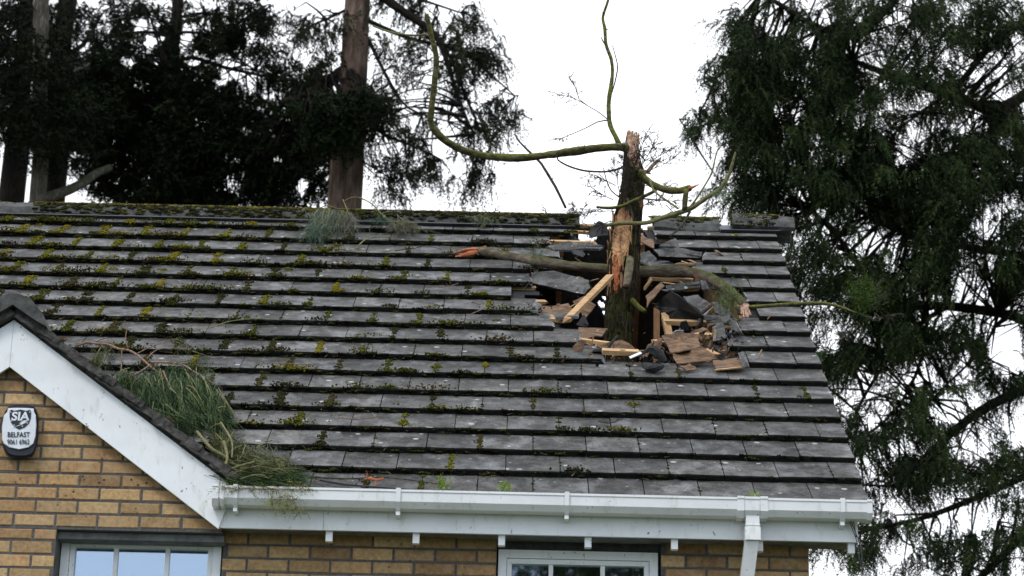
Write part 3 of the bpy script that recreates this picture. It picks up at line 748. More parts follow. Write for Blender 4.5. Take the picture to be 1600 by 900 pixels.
# ---------------------------------------------------------------- broken tree trunk through the roof
YT = rp(972, 462)[1]
trunk = empty('broken_tree', at(972, 560, YT), 'snapped upright tree trunk with torn orange wood and mossy branches standing in the roof hole', 'tree')
TC = [(218, 988, 8), (226, 987, 10.5), (240, 986, 12), (262, 989, 15), (276, 991, 17.5), (290, 989, 17), (320, 985, 19.5), (334, 982, 19), (350, 979, 21.5), (378, 976, 22.5), (400, 975, 24.5), (425, 974, 22.5), (450, 973, 23), (480, 968, 21), (500, 967, 21.5), (530, 965, 21), (560, 966, 24), (640, 966, 27), (700, 966, 29)]
def tc(py): return (np.interp(py, [a[0] for a in TC], [a[1] for a in TC]), np.interp(py, [a[0] for a in TC], [a[2] for a in TC]))
pm = np.linalg.norm(at(1000, 400, YT)-at(999, 400, YT))
b = MB(); P = [at(c, y, YT) for y, c, r in TC][::-1]; b.tube(P, [r*pm for y, c, r in TC][::-1], 26, rough=.10, step=.03)
b.build('trunk', MT['bark'], trunk, smooth=True)
fb_ = MB()
for _ in range(420):                                  # loose flakes of bark
    y = random.uniform(255, 560); c, r = tc(y); a = random.uniform(-1.6, 1.9); l = random.uniform(4, 16)
    if 326 < y < 455 and a < .35: a = random.choice([random.uniform(.4, 1.9), random.uniform(-1.7, -1.2)])
    def pt(yy, k): cc, rr = tc(yy); return at(cc, yy, YT)+np.array([math.sin(a)*rr*pm*k, -math.cos(a)*rr*pm*k, 0])
    nn = np.array([math.sin(a), -math.cos(a), 0]); fb_.beam(pt(y-l, 1.01), pt(y+l, random.uniform(1.0, 1.10)), random.uniform(.006, .016), .006, nn, jag=.012)
fb_.build('bark_flakes', MT['bark'], trunk)
fs_ = MB()
for _ in range(46):                                   # long fibres torn loose round the split
    y = random.uniform(322, 462); lo_ = np.interp(y, [322, 370, 415, 462], [966, 953, 954, 958]); hi_ = np.interp(y, [322, 370, 415, 462], [974, 986, 976, 966]); x = random.choice([lo_, hi_])+random.gauss(0, 2)
    c, r = tc(y); sa = max(-.97, min(.97, (x-c)/r)); a = math.asin(sa); l = random.uniform(6, 22); k = random.uniform(1.05, 1.22)
    p0_ = at(c, y, YT)+np.array([math.sin(a)*r*pm*1.08, -math.cos(a)*r*pm*1.08, 0]); p1_ = at(c, y-l*random.choice([1, 1, -1]), YT)+np.array([math.sin(a)*r*pm*k, -math.cos(a)*r*pm*k, 0])
    fs_.beam(p0_, p1_, random.uniform(.003, .009), .004, (0, 1, 0), jag=.01)
tag(fs_.build('splinters', MT['torn'], trunk), kind='stuff')
def bark_patch(name, rows, mat, k=1.12, jit=.005, cols=14, step=3.):
    b = MB(); ys = [r[0] for r in rows]; vs = []; fs = []; n = int((ys[-1]-ys[0])/step)
    for i in range(n+1):
        y = ys[0]+(ys[-1]-ys[0])*i/n; c, r = tc(y); x0 = np.interp(y, ys, [q[1] for q in rows])+random.uniform(-1.2, 1.2); x1 = np.interp(y, ys, [q[2] for q in rows])+random.uniform(-1.2, 1.2)
        for j in range(cols+1):
            x = x0+(x1-x0)*j/cols; sa = max(-.98, min(.98, (x-c)/(r*k))); a = math.asin(sa)
            edge = min(j, cols-j, i, n-i); rr = r*pm*(k if edge else k-.10)+random.uniform(-jit, jit)*(edge > 0)
            p = at(c, y, YT)+np.array([math.sin(a)*rr, -math.cos(a)*rr, 0]); vs.append(p)
    for i in range(n):
        for j in range(cols): o = i*(cols+1)+j; fs.append((o, o+cols+1, o+cols+2, o+1))
    b.add(vs, fs); return b.build(name, mat, trunk)
bark_patch('torn_wood', [(326, 968, 973), (345, 961, 983), (370, 955, 985), (395, 953, 982), (415, 955, 975), (430, 957, 968), (446, 960, 963)], MT['torn'])
bark_patch('torn_wood', [(213, 980, 994), (225, 978, 997), (245, 979, 999), (262, 983, 1000), (272, 990, 999)], MT['pinkwood'])
bark_patch('torn_wood', [(404, 958, 962), (430, 956, 967), (450, 957, 966), (466, 960, 964)], MT['redwood'], 1.16)
bark_patch('torn_wood', [(268, 998, 1006), (280, 996, 1008), (292, 999, 1006)], MT['pinkwood'], 1.12)
bark_patch('torn_wood', [(314, 997, 1004), (324, 996, 1006), (330, 999, 1004)], MT['torn'], 1.12)
b = MB()
for i in range(30):
    x = random.uniform(977, 999); y = random.uniform(206, 226); a = at(x, 236, YT+random.uniform(-.03, .03)); c = at(x+random.uniform(-3, 3), y-random.uniform(0, 6), YT)
    b.beam(a, c, random.uniform(.004, .016), random.uniform(.004, .012), (0, 1, 0), jag=.016)
tag(b.build('splinters', MT['torn'], trunk), kind='stuff')
b = MB()
for pts in ([(1012, 268), (1020, 258), (1030, 250), (1033, 245)], [(1001, 270), (1008, 268), (1018, 272)]):
    b.tube([at(x, y, YT-.08) for x, y in pts], [.016, .014, .003], 6, rough=.2)
b.build('splinters', MT['pinkwood'], trunk)
def branch(name, pts, r0, r1, mat, parent, dy=None, seg=10, rough=.17, step=.028, Y=None, knobs=0):
    b = MB(); n = len(pts); Yb = YT if Y is None else Y
    P = [at(x, y, Yb+(dy[0]+(dy[1]-dy[0])*i/(n-1) if dy else 0)) for i, (x, y) in enumerate(pts)]
    Q = b.tube(P, list(np.linspace(r0*pm, r1*pm, n)) if not isinstance(r0, list) else [q*pm for q in r0], seg, rough=rough, step=step)
    for _ in range(knobs):
        i = random.randrange(2, len(Q)-1); d = np.array([random.uniform(-.4, .4), random.uniform(-1, .4), random.uniform(-1, 1)]); d /= np.linalg.norm(d)
        b.tube([Q[i], Q[i]+d*random.uniform(.015, .04)], [.006, .003], 5)
    return b.build(name, mat, parent, smooth=True), Q
big, _ = branch('branch', [(980, 232), (962, 230), (930, 232), (890, 237), (850, 243), (810, 247), (770, 245), (730, 237), (700, 222), (680, 205), (673, 190), (674, 170), (680, 120), (682, 90), (674, 55), (666, 22)],
                [6.8, 6.6, 6.2, 6.4, 5.8, 6.1, 5.6, 5.8, 5.3, 5.6, 4.8, 5.0, 4.3, 4.2, 4.3, 3.2], 0, MT['green'], trunk, (-.04, -.5), knobs=34)
branch('branch', [(668, 54), (640, 55), (610, 50), (582, 40)], 2, 1.4, MT['twiggreen'], big, (-.48, -.5), 6)
branch('branch', [(678, 80), (660, 68), (640, 62)], 1.2, .6, MT['twig'], big, (-.48, -.5), 5)
up, _ = branch('branch', [(968, 228), (962, 214), (953, 195), (951, 165), (954, 140), (957, 115), (955, 92), (947, 70), (945, 45), (942, 28), (948, 8), (954, -12), (962, -40)],
               [5, 4.2, 4, 3.3, 3.4, 2.8, 2.9, 2.6, 2.7, 2.3, 2.3, 2, 1.6], 0, MT['green'], trunk, (-.05, .2), knobs=16)
branch('twig', [(956, 145), (961, 128), (965, 105), (961, 85), (957, 71)], 1.2, .7, MT['twig'], up, (.05, .05), 5)
branch('twig', [(947, 72), (942, 64), (939, 58)], 1.4, .8, MT['twig'], up, (.1, .1), 5)
r1, _ = branch('branch', [(1000, 272), (1012, 283), (1030, 293), (1050, 298), (1068, 297), (1078, 294)], 6, 5, MT['green'], trunk, (-.08, -.3), knobs=5)
branch('broken_tip', [(1076, 295), (1084, 292), (1092, 288)], 3.5, .8, MT['redwood'], r1, (-.3, -.32), 6, .2)
branch('branch', [(1073, 296), (1071, 310), (1070, 328)], 4.4, 4.4, MT['green'], r1, (-.3, -.3))
cr, _ = branch('branch', [(946, 352), (975, 349), (1010, 348), (1035, 340), (1065, 331), (1085, 322), (1105, 308), (1125, 295), (1138, 275), (1146, 250), (1149, 238)],
               [3, 3, 3.2, 3.4, 4, 4, 3.6, 3, 2.6, 2, 1.2], 0, MT['twiggreen'], trunk, (-.16, -.45), knobs=7)
branch('twig', [(1075, 327), (1085, 315), (1098, 295), (1112, 270), (1118, 245), (1122, 232)], 2, 1, MT['twiggreen'], cr, (-.3, -.4), 6)
branch('twig', [(1078, 330), (1070, 345), (1058, 360), (1047, 368)], 2.2, 1.4, MT['palebark'], cr, (-.3, -.4), 6)
branch('branch', [(932, 323), (950, 325), (972, 322), (992, 313), (1010, 305), (1026, 297)], [1.5, 2.6, 3, 3, 2.6, 2], 0, MT['green'], trunk, (-.18, -.24), knobs=3)
branch('twig', [(1015, 280), (1022, 298), (1040, 312), (1060, 326)], 1.8, 1.6, MT['twiggreen'], trunk, (-.22, -.3), 6)
branch('twig', [(972, 262), (950, 268), (925, 268), (905, 265), (885, 258), (872, 250), (870, 243)], 1.8, 1.1, MT['twig'], trunk, (-.02, -.2), 6)
branch('twig', [(968, 308), (955, 298), (947, 280), (943, 262)], 1.4, .7, MT['twig'], trunk, (-.15, -.2), 5)
branch('twig', [(980, 310), (985, 325), (990, 345)], 2, 1.4, MT['twig'], trunk, (-.17, -.2), 5)
branch('twig', [(1000, 310), (1020, 312), (1040, 313)], 1.4, 1, MT['twig'], trunk, (-.1, -.2), 5)
branch('stub', [(984, 403), (983, 420), (978, 448)], [5.5, 6.2, 5.5], 0, MT['logbark'], trunk, (-.13, -.22))
branch('stub', [(988, 470), (998, 480), (1008, 487)], 5, 3.6, MT['green'], trunk, (-.08, -.2))
def bare(base, dirn, ln, mat, parent, n=9, name='twig', planes=1., r=.0040, depth=2):
    b = MB()
    def rec(p, d, l, r, dep):
        pts = [p]; dd = d.copy()
        for i in range(4):
            dd = unit(dd+rng.normal(size=3)*.14*np.array([1, planes, 1])); pts.append(pts[-1]+dd*l/4)
        b.tube(pts, [r, r*.45], 4, cap=False)
        if dep > 0:
            for i in range(n if dep == depth else max(3, n//2)):
                u = random.uniform(.2, 1); k = min(3, int(u*4)); q = pts[k]+(pts[k+1]-pts[k])*(u*4-k) if k < 4 else pts[-1]
                sd = unit(dd*.9+rng.normal(size=3)*.75*np.array([1, planes, 1])); rec(q, sd, l*.42*random.uniform(.6, 1.1), max(.0017, r*.7), dep-1)
    rec(np.array(base, float), unit(np.array(dirn, float)), ln, r, depth); return b.build(name, mat, parent)
# fine bare sprays hanging on the stump and branches
b_, Qs = branch('twig', [(950, 187), (935, 175), (918, 165), (905, 155)], 1., .6, MT['twig'], up, (0, .0), 5)
bare(at(918, 165, YT), (-.8, 0, .55), .26, MT['twig'], b_, 9)
b_, Qs = branch('twig', [(950, 188), (935, 190), (915, 200), (892, 210)], 1.1, .7, MT['twig'], up, (0, .0), 5)
bare(at(895, 209, YT), (-.9, 0, -.35), .16, MT['twig'], b_, 8)
bare(at(905, 155, YT), (-.3, 0, 1), .20, MT['twig'], b_, 9)
for (x, y, dx, dz, l, n) in ((996, 268, .3, 1, .28, 12), (990, 250, .5, .9, .22, 10), (1008, 262, .9, .8, .22, 8), (1010, 270, 1, .5, .22, 8), (1004, 290, .9, .2, .2, 7), (1110, 250, .1, 1, .10, 7), (1122, 235, .4, 1, .10, 6),
                             (962, 290, -.8, .5, .20, 8), (958, 312, -.9, .4, .22, 8), (960, 330, -.9, -.2, .20, 9), (955, 345, -.8, -.5, .20, 8), (1030, 312, .9, -.2, .2, 7), (690, 120, -1, .2, .3, 10), (676, 110, -1, -.3, .25, 9),
                             (968, 300, -.2, .9, .2, 9), (975, 320, -.2, .9, .2, 10), (1040, 320, .8, -.6, .12, 6), (1149, 240, .1, 1, .07, 5), (985, 300, .1, 1, .24, 12), (980, 280, 0, 1, .2, 12), (1000, 325, .8, .3, .18, 8)):
    bare(at(x, y, YT-.14), (dx, random.uniform(-.3, .1), dz), l, MT['twig'], trunk, int(n*1.5), planes=.6, depth=2)
n = 420; pp = np.array([at(random.gauss(988, 9), random.uniform(248, 330), YT-.13) for _ in range(n)])
v, f, c = sprays(pp, rng.normal(size=(n, 3))*[.6, .4, .8]+[0, -.3, .5], rng.uniform(.03, .08, n), 5, .6, .0012, .6, .1, scol(n, (.03, .028, .016), (.075, .085, .04)))
np_mesh('needles', v, f, c, MT['needle'], trunk)
n = 60; pp = np.array([at(1125+random.gauss(0, 6), 303+random.gauss(0, 4), YT-.4) for _ in range(n)])
v, f, c = sprays(pp, rng.normal(size=(n, 3))*[.6, .3, .5]+[.6, 0, -.2], rng.uniform(.03, .07, n), 6, .6, .0015, .5, .1, scol(n, (.10, .14, .08), (.2, .26, .15)))
np_mesh('needles', v, f, c, MT['needle'], trunk)

# fallen limb lying across the roof behind the trunk
limb = empty('fallen_limb', rp(950, 421, .05), 'thick bark-covered limb with a splintered orange end, lying across the tiles behind the trunk', 'fallen limb')
def rbranch(name, pts, radii, mat, parent, seg=12, rough=.06, step=.04, top=True, knobs=0):
    b = MB(); P = [rp(x, y, h) for x, y, h in pts]; Q = b.tube(P, radii, seg, rough=rough, step=step)
    for _ in range(knobs):
        i = random.randrange(1, len(Q)-1); d = unit(rng.normal(size=3)+NR); b.tube([Q[i], Q[i]+d*random.uniform(.02, .05)], [.005, .002], 5)
    return b.build(name, mat, parent, smooth=True)
rbranch('bark', [(748, 391, .09), (775, 396, .085), (810, 403, .08), (850, 410, .08), (890, 416, .07), (950, 421, .04), (1010, 424, .04), (1060, 424, .06), (1100, 431, .07), (1125, 445, .08), (1150, 462, .08), (1163, 476, .08)],
        [.026, .033, .030, .036, .034, .041, .038, .040, .036, .036, .030, .028], MT['logbark'], limb, rough=.13, knobs=22)
b = MB()
for i in range(9):
    a = rp(755+random.uniform(-4, 6), 388+random.uniform(-3, 5), .09); c = rp(704+random.uniform(0, 26), 397+random.uniform(-6, 4), .07)
    b.tube([a, (a+c)/2+rng.normal(size=3)*.006, c], [.018, .015, .003], 6, rough=.25)
b.build('splintered_end', MT['redwood'], limb)
b = MB()
for i in range(10):
    a = rp(1162+random.uniform(-4, 6), 472+random.uniform(-6, 6), .08); c = rp(1158+random.uniform(0, 16), 494+random.uniform(-6, 3), .06)
    b.tube([a, c], [.014, .004], 6, rough=.25)
b.build('splintered_end', MT['pinkwood'], limb)
rbranch('side_branch', [(1170, 480, .08), (1200, 478, .10), (1240, 475, .14), (1285, 474, .2), (1315, 480, .22), (1335, 488, .22), (1350, 493, .2)], [.014, .013, .012, .011, .009, .006, .004], MT['green'], limb, 8)
rbranch('side_branch', [(1345, 492, .2), (1360, 497, .2), (1374, 502, .2), (1372, 493, .2), (1366, 488, .2)], [.005, .005, .004, .003, .002], MT['twig'], limb, 6)
n = 420; pp = np.array([rp(1352+random.gauss(0, 12), 462+random.gauss(0, 11), .25+random.gauss(0, .06)) for _ in range(n)])
v, f, c = sprays(pp, rng.normal(size=(n, 3))*[.7, .6, .5]+[-.1, 0, .8], rng.uniform(.05, .11, n), 9, .4, .003, .7, .05, scol(n, (.012, .025, .004), (.05, .08, .012)))
np_mesh('foliage', v, f, c, MT['needle'], limb)
for (x, y, dx, dz) in ((1375, 478, .6, .8), (1385, 470, .3, 1), (1378, 490, .8, .3), (1350, 500, -.3, -.4)):
    bare(rp(x-12, y+8, .2), (dx, 0, dz), .16, MT['twig'], limb, 9, planes=.6)
def needles_at(name, parent, cx, cy, sx, sy, n, d, ln, c0, c1, h=.05, m=8, bl=.5, bw=.0016, spread=.45, droop=.2, jit=.35, mat='needle'):
    pp = np.array([rp(cx+random.gauss(0, sx), cy+random.gauss(0, sy), h+random.uniform(-.02, .05)) for _ in range(n)])
    D = np.array(d, float)+rng.normal(size=(n, 3))*jit
    v, f, c = sprays(pp, D, rng.uniform(ln*.6, ln*1.2, n), m, bl, bw, spread, droop, scol(n, c0, c1))
    return np_mesh(name, v, f, c, MT[mat], parent)
DG, LG = (.035, .055, .030), (.10, .145, .075)
needles_at('foliage', limb, 1138, 462, 9, 10, 170, (0, -.5, -.4), .09, (.04, .055, .02), (.12, .15, .06), .10)
needles_at('foliage', limb, 838, 395, 6, 5, 60, (0, -.5, -.1), .12, (.05, .07, .03), (.14, .17, .08), .10)

# dead stick leaning on the ridge
stick = branch('dead_branch', [(804, 210), (812, 222), (830, 240), (846, 256), (856, 272), (868, 292), (876, 308), (884, 325)], [1.2, 1.8, 2.2, 2.4, 2.6, 2.6, 2.4, 2.2], 0, MT['twig'], None, None, 7, .1, .05, YR-.05, 6)[0]
tag(stick, 'thin bare dark stick leaning up into the sky from the ridge', 'fallen branch')

# ---------------------------------------------------------------- broken tiles, boards and timbers in the hole
def slab(name, poly, th, mats, label, cat, group=None, jit=.004, col=(1, 1, 1)):
    b = MB(); P = []
    n = len(poly)
    for i in range(n):
        a = np.array(poly[i], float); c = np.array(poly[(i+1) % n], float)
        for t in (0, .33, .66): q = a*(1-t)+c*t; P.append(rp(q[0]+random.uniform(-.8, .8), q[1]+random.uniform(-.5, .5), q[2])+rng.normal(size=3)*jit*.5)
    P = np.array(P); c0 = P.mean(0); nrm = np.zeros(3)
    for i in range(len(P)): nrm += np.cross(P[i]-c0, P[(i+1) % len(P)]-c0)
    nrm /= np.linalg.norm(nrm)
    if nrm@NR < 0: nrm = -nrm; P = P[::-1]
    m = len(P); top = [c0+(p-c0)*.97+nrm*th/2 for p in P]; cen = c0+nrm*th/2; bot = [p-nrm*th/2 for p in P]; mid = [p+nrm*th*.3 for p in P]
    vs = top+mid+bot+[cen, c0-nrm*th/2]; fs = []; ms = []
    for i in range(m):
        j = (i+1) % m; fs += [(i, j, 3*m), (m+i, m+j, j, i), (2*m+i, 2*m+j, m+j, m+i), (2*m+j, 2*m+i, 3*m+1)]; ms += [0, 1, 1, 2]
    b.add(vs, fs, ms, col); o = b.build(name, mats); return tag(o, label, cat, group)
TM = [MT['tile'], MT['fresh'], MT['tileback']]; FM = [MT['felt']]*3; BM = [MT['board']]*3
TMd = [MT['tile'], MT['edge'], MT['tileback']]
T_ = [
 ([(829, 427, .02), (867, 424, .05), (921, 440, .07), (924, 452, .05), (914, 462, .01), (867, 452, .0), (829, 443, .0)], 'dark slipped tile just left of the trunk, under the limb', 1),
 ([(856, 385, .02), (888, 379, .05), (944, 385, .05), (936, 390, .03), (867, 392, .01)], 'pointed grey tile shard left of the trunk near the ridge', 0),
 ([(1067, 465, .05), (1090, 462, .08), (1113, 477, .06), (1095, 488, .02)], 'rectangular grey tile slid over the right edge of the hole', 0),
 ([(1040, 446, .04), (1093, 441, .06), (1093, 451, .02), (1044, 456, .01)], 'narrow tile piece with pale broken edge under the limb', 0),
 ([(1093, 437, .05), (1101, 436, .06), (1108, 452, .04), (1099, 453, .02)], 'small upright tile chip just under the limb', 0),
 ([(1112, 474, .05), (1122, 473, .06), (1146, 493, .05), (1134, 498, .03), (1119, 491, .02)], 'slanting tile piece below the bend of the limb', 1),
 ([(1100, 494, .07), (1139, 493, .07), (1142, 500, .06), (1128, 507, .03), (1105, 504, .03)], 'pale jagged tile lump at the right rim of the hole', 0),
 ([(1113, 504, .03), (1131, 507, .05), (1135, 530, .04), (1114, 536, .01)], 'dark tile piece hanging down at the right rim of the hole', 1),
 ([(1020, 391, .05), (1060, 388, .08), (1099, 397, .07), (1096, 405, .04), (1030, 402, .03)], 'thick dark tile lying loose above the limb, right of the trunk', 1),
 ([(1030, 385, .04), (1056, 373, .08), (1061, 388, .04)], 'triangular tile shard standing up right of the trunk', 0),
 ([(1000, 398, .02), (1015, 393, .04), (1025, 405, .03), (1012, 415, .0), (999, 409, .0)], 'small grey tile piece touching the right of the trunk', 0),
 ([(1012, 410, .03), (1044, 409, .05), (1056, 415, .03), (1016, 418, .02)], 'flat pale tile flake on top of the limb beside the trunk', 0),
 ([(1142, 500, .06), (1151, 503, .07), (1158, 519, .06), (1149, 519, .04)], 'broken white tile end beside the right rim tiles', 0),
 ([(1153, 553, .06), (1163, 553, .07), (1170, 572, .06), (1160, 574, .04)], 'broken pale tile end at the lower right corner of the hole', 0),
 ([(866, 491, .03), (904, 492, .05), (903, 496, .05), (868, 497, .03)], 'sliver of tile on the course end left of the hole', 0),
 ([(840, 430+45, .02), (847, 477, .04), (840, 487, .03), (826, 488, .02)], 'broken tile end at the left rim of the hole', 0),
]
for poly, lab, e in T_:
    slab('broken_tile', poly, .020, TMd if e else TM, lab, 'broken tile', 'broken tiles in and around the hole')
slab('felt_flap', [(1022, 476, -.05), (1049, 454, .13), (1060, 462, .15), (1100, 493, .10), (1097, 500, .0), (1059, 500, -.05), (1034, 491, -.06)], .006, FM, 'black triangular flap of roofing felt standing up in the hole', 'felt')
slab('felt_flap', [(920, 361, .02), (935, 345, .10), (948, 351, .09), (951, 367, .03), (921, 371, .01)], .006, FM, 'dark torn felt scrap standing in the ridge gap left of the trunk', 'felt')
slab('felt_flap', [(900, 508, .02), (912, 490, .06), (920, 508, .02), (916, 512, .0)], .006, FM, 'small black pointed felt scrap left of the trunk base', 'felt')
B_ = [
 ([(1033, 524, .05), (1062, 521, .10), (1090, 522, .07), (1094, 539, .05), (1072, 548, .09), (1048, 552, .04)], 'curled brown board crumpled in the middle of the rubble'),
 ([(1044, 540, .05), (1093, 539, .10), (1123, 560, .05), (1100, 566, .04), (1058, 569, .03)], 'largest brown torn board at the lower edge of the hole'),
 ([(1113, 563, .04), (1154, 559, .05), (1161, 575, .04), (1119, 578, .035)], 'flat brown board scrap at the lower right of the hole'),
 ([(1060, 572, .04), (1078, 568, .06), (1090, 577, .04), (1072, 580, .035)], 'small brown board scrap lying on the intact tile course'),
 ([(904, 512, .0), (950, 513, -.02), (940, 526, -.01), (904, 531, .0)], 'brown board strip left of the trunk base'),
 ([(932, 540, .01), (972, 531, .06), (992, 545, .03), (947, 549, .0)], 'greyish brown board tongue below the trunk'),
 ([(845, 480, -.02), (888, 476, -.02), (905, 490, -.04), (892, 503, -.03), (867, 499, -.02), (842, 489, -.01)], 'brown board showing under the diagonal plank'),
 ([(998, 366, .0), (1021, 376, .0), (1021, 389, -.01), (1001, 379, -.02)], 'brown board scrap right of the trunk near the ridge'),
 ([(1010, 464, .05), (1033, 440, .10), (1038, 446, .10), (1020, 468, .05), (1010, 483, .02)], 'curved brown strip peeling up right of the trunk'),
 ([(1078, 519, .0), (1100, 511, .03), (1112, 522, .0), (1095, 530, -.02)], 'brown board piece below the horizontal batten'),
 ([(895, 470, .0), (915, 462, .03), (930, 478, -.02), (912, 500, -.05)], 'dull brown sheet hanging behind the diagonal plank'),
]
for poly, lab in B_: slab('torn_board', poly, .009, BM, lab, 'torn board', 'torn boards in the hole', .008)
W_ = [
 ((885, 501, .03), (953, 432, .16), .045, .028, 'long pale plank propped diagonally against the trunk'),
 ((940, 549, .05), (995, 551, .05), .05, .03, 'short pale timber lying level below the trunk'),
 ((904, 531, .0), (950, 537, .03), .03, .022, 'pale splintered batten left of the trunk base'),
 ((862, 499, -.01), (886, 502, .0), .04, .022, 'batten stub meeting the foot of the diagonal plank'),
 ((1040, 503, -.01), (1101, 505, .0), .045, .030, 'level pale batten below the black felt flap'),
 ((1086, 523, -.01), (1114, 525, .0), .045, .028, 'short batten stub at the right side of the hole'),
 ((1014, 435, .0), (1080, 438, .0), .035, .022, 'pale batten just under the limb, right of the trunk'),
 ((1007, 451, -.03), (1018, 436, .03), .02, .014, 'thin splinter leaning beside the trunk under the limb'),
 ((1101, 546, .03), (1120, 554, .03), .04, .012, 'small pale wood offcut in the rubble at right'),
 ((1022, 533, .02), (1036, 536, .05), .03, .02, 'pale splinter of wood above the crumpled board'),
 ((1118, 578, .045), (1160, 574, .045), .012, .008, 'thin sliver of wood on the tile course below the hole'),
 ((893, 352, .0), (925, 354, .0), .035, .022, 'pale batten end just below the broken ridge'),
 ((893, 362, .0), (920, 364, .0), .03, .022, 'second pale batten end below the broken ridge'),
 ((860, 378, -.01), (930, 380, -.01), .04, .024, 'long pale batten under the pointed tile shard'),
 ((1066, 453, .0), (1090, 452, .0), .03, .02, 'pale batten stub behind the slid tile'),
]
for a, c, w, h, lab in W_:
    b = MB(); b.beam(rp(*a), rp(*c), w, h, NR, jag=.018); tag(b.build('broken_timber', MT['timber']), lab, 'broken timber', 'broken timbers in the hole')
b = MB(); b.beam(rp(984, 559, .06), rp(1002, 551, .09), .035, .004, NR); tag(b.build('metal_plate', MT['gutter']), 'small bright metal strap lying at the lower edge of the hole', 'metal strap')
b = MB()                                              # crumbs of tile, mortar and felt
for i in range(330):
    if i < 150: px, py = random.gauss(1122, 20), random.gauss(535, 16)
    elif i < 240: px, py = random.gauss(1020, 22), random.gauss(556, 10)
    else: px, py = random.uniform(870, 1120), random.choice([random.gauss(400, 12), random.gauss(450, 20), random.gauss(560, 6)])
    if 938 < px < 1030 and 380 < py < 545: continue
    p = rp(px, py, random.uniform(.0, .045)-(.05 if py < 520 else 0)); r = abs(random.gauss(.006, .008))+.003
    q = [p+rng.normal(size=3)*r for _ in range(4)]; vs = q+[x+unit(rng.normal(size=3))*r*.6 for x in q]
    b.add(vs, [(0, 1, 2, 3), (7, 6, 5, 4), (0, 4, 5, 1), (1, 5, 6, 2), (2, 6, 7, 3), (3, 7, 4, 0)], random.choice([0, 1, 1, 2, 2]))
for i in range(150):                                  # splinters and shards
    px, py = (random.gauss(1105, 30), random.gauss(520, 22)) if i < 60 else (random.gauss(960, 45), random.gauss(545, 8)) if i < 95 else (random.gauss(985, 60), random.gauss(425, 30))
    if 930 < px < 1030 and 380 < py < 545: continue
    p = rp(px, py, random.uniform(-.05, .03)); d = unit(rng.normal(size=3)*[1, .6, .5]); l = random.uniform(.03, .14)
    if random.random() < .65: b.beam(p, p+d*l, random.uniform(.004, .014), random.uniform(.003, .008), NR, mi=3, jag=.012)
    else:
        n3 = unit(NR+rng.normal(size=3)*.5); u = unit(np.cross(n3, d)); w_ = random.uniform(.02, .06)
        b.prism([p, p+d*l+u*.01, p+d*l*.9+u*w_, p+d*l*.3+u*w_*1.3, p-d*.01+u*w_*.6], n3*random.uniform(.008, .018), random.choice([0, 1, 2, 2, 4]))
tag(b.build('rubble', [MT['fresh'], MT['felt'], MT['board'], MT['timber'], MT['tileback']]), 'crumbs of tile, mortar and felt strewn through the hole', 'rubble', kind='stuff')
for pts, lab in (([(1004, 560, .03), (1018, 548, .08), (1030, 552, .08), (1040, 566, .04)], 'dark curled felt roll at the lower edge of the hole'),
                 ([(1008, 572, .04), (1022, 576, .06), (1034, 572, .05)], 'dark felt scrap with a pale rim on the lower tile course')):
    b = MB(); b.tube([rp(*q) for q in pts], [.022, .03, .028, .015], 9, rough=.25, step=.03); tag(b.build('felt_roll', MT['felt']), lab, 'felt')

# ---------------------------------------------------------------- moss
def moss(name, pts, label):
    """pts: (pos, radius, count, colour)"""
    base = np.array([(1, 0, 0), (0, 1, 0), (-1, 0, 0), (0, -1, 0), (0, 0, 1), (0, 0, -1)], float); fb = np.array([(0, 1, 4), (1, 2, 4), (2, 3, 4), (3, 0, 4), (1, 0, 5), (2, 1, 5), (3, 2, 5), (0, 3, 5)])
    P = []; Rr = []; C = []
    for p, r, n, c, ax in pts:
        o = rng.normal(size=(n, 3))*np.array([1, .0, 0])*r+rng.normal(size=(n, 1))*SR*r*ax+np.abs(rng.normal(size=(n, 1)))*NR*r*.22
        P.append(p+o); Rr.append(rng.uniform(.0035, .0085, n)); C.append(np.array(c)*rng.uniform(.5, 1.4, (n, 1)))
    P = np.concatenate(P); Rr = np.concatenate(Rr); C = np.concatenate(C); N = len(P)
    V = P[:, None]+base[None]*Rr[:, None, None]*rng.uniform(.6, 1.4, (N, 6, 1)); Fc = (fb[None]+np.arange(N)[:, None, None]*6).reshape(-1, 3)
    return tag(np_mesh(name, V.reshape(-1, 3), Fc, np.repeat(C, 6, 0), MT['moss']), label, 'moss', kind='stuff')
MC = [(.105, .100, .009), (.080, .080, .010), (.055, .058, .010), (.145, .125, .012), (.030, .030, .010), (.090, .058, .014)]
mp = []
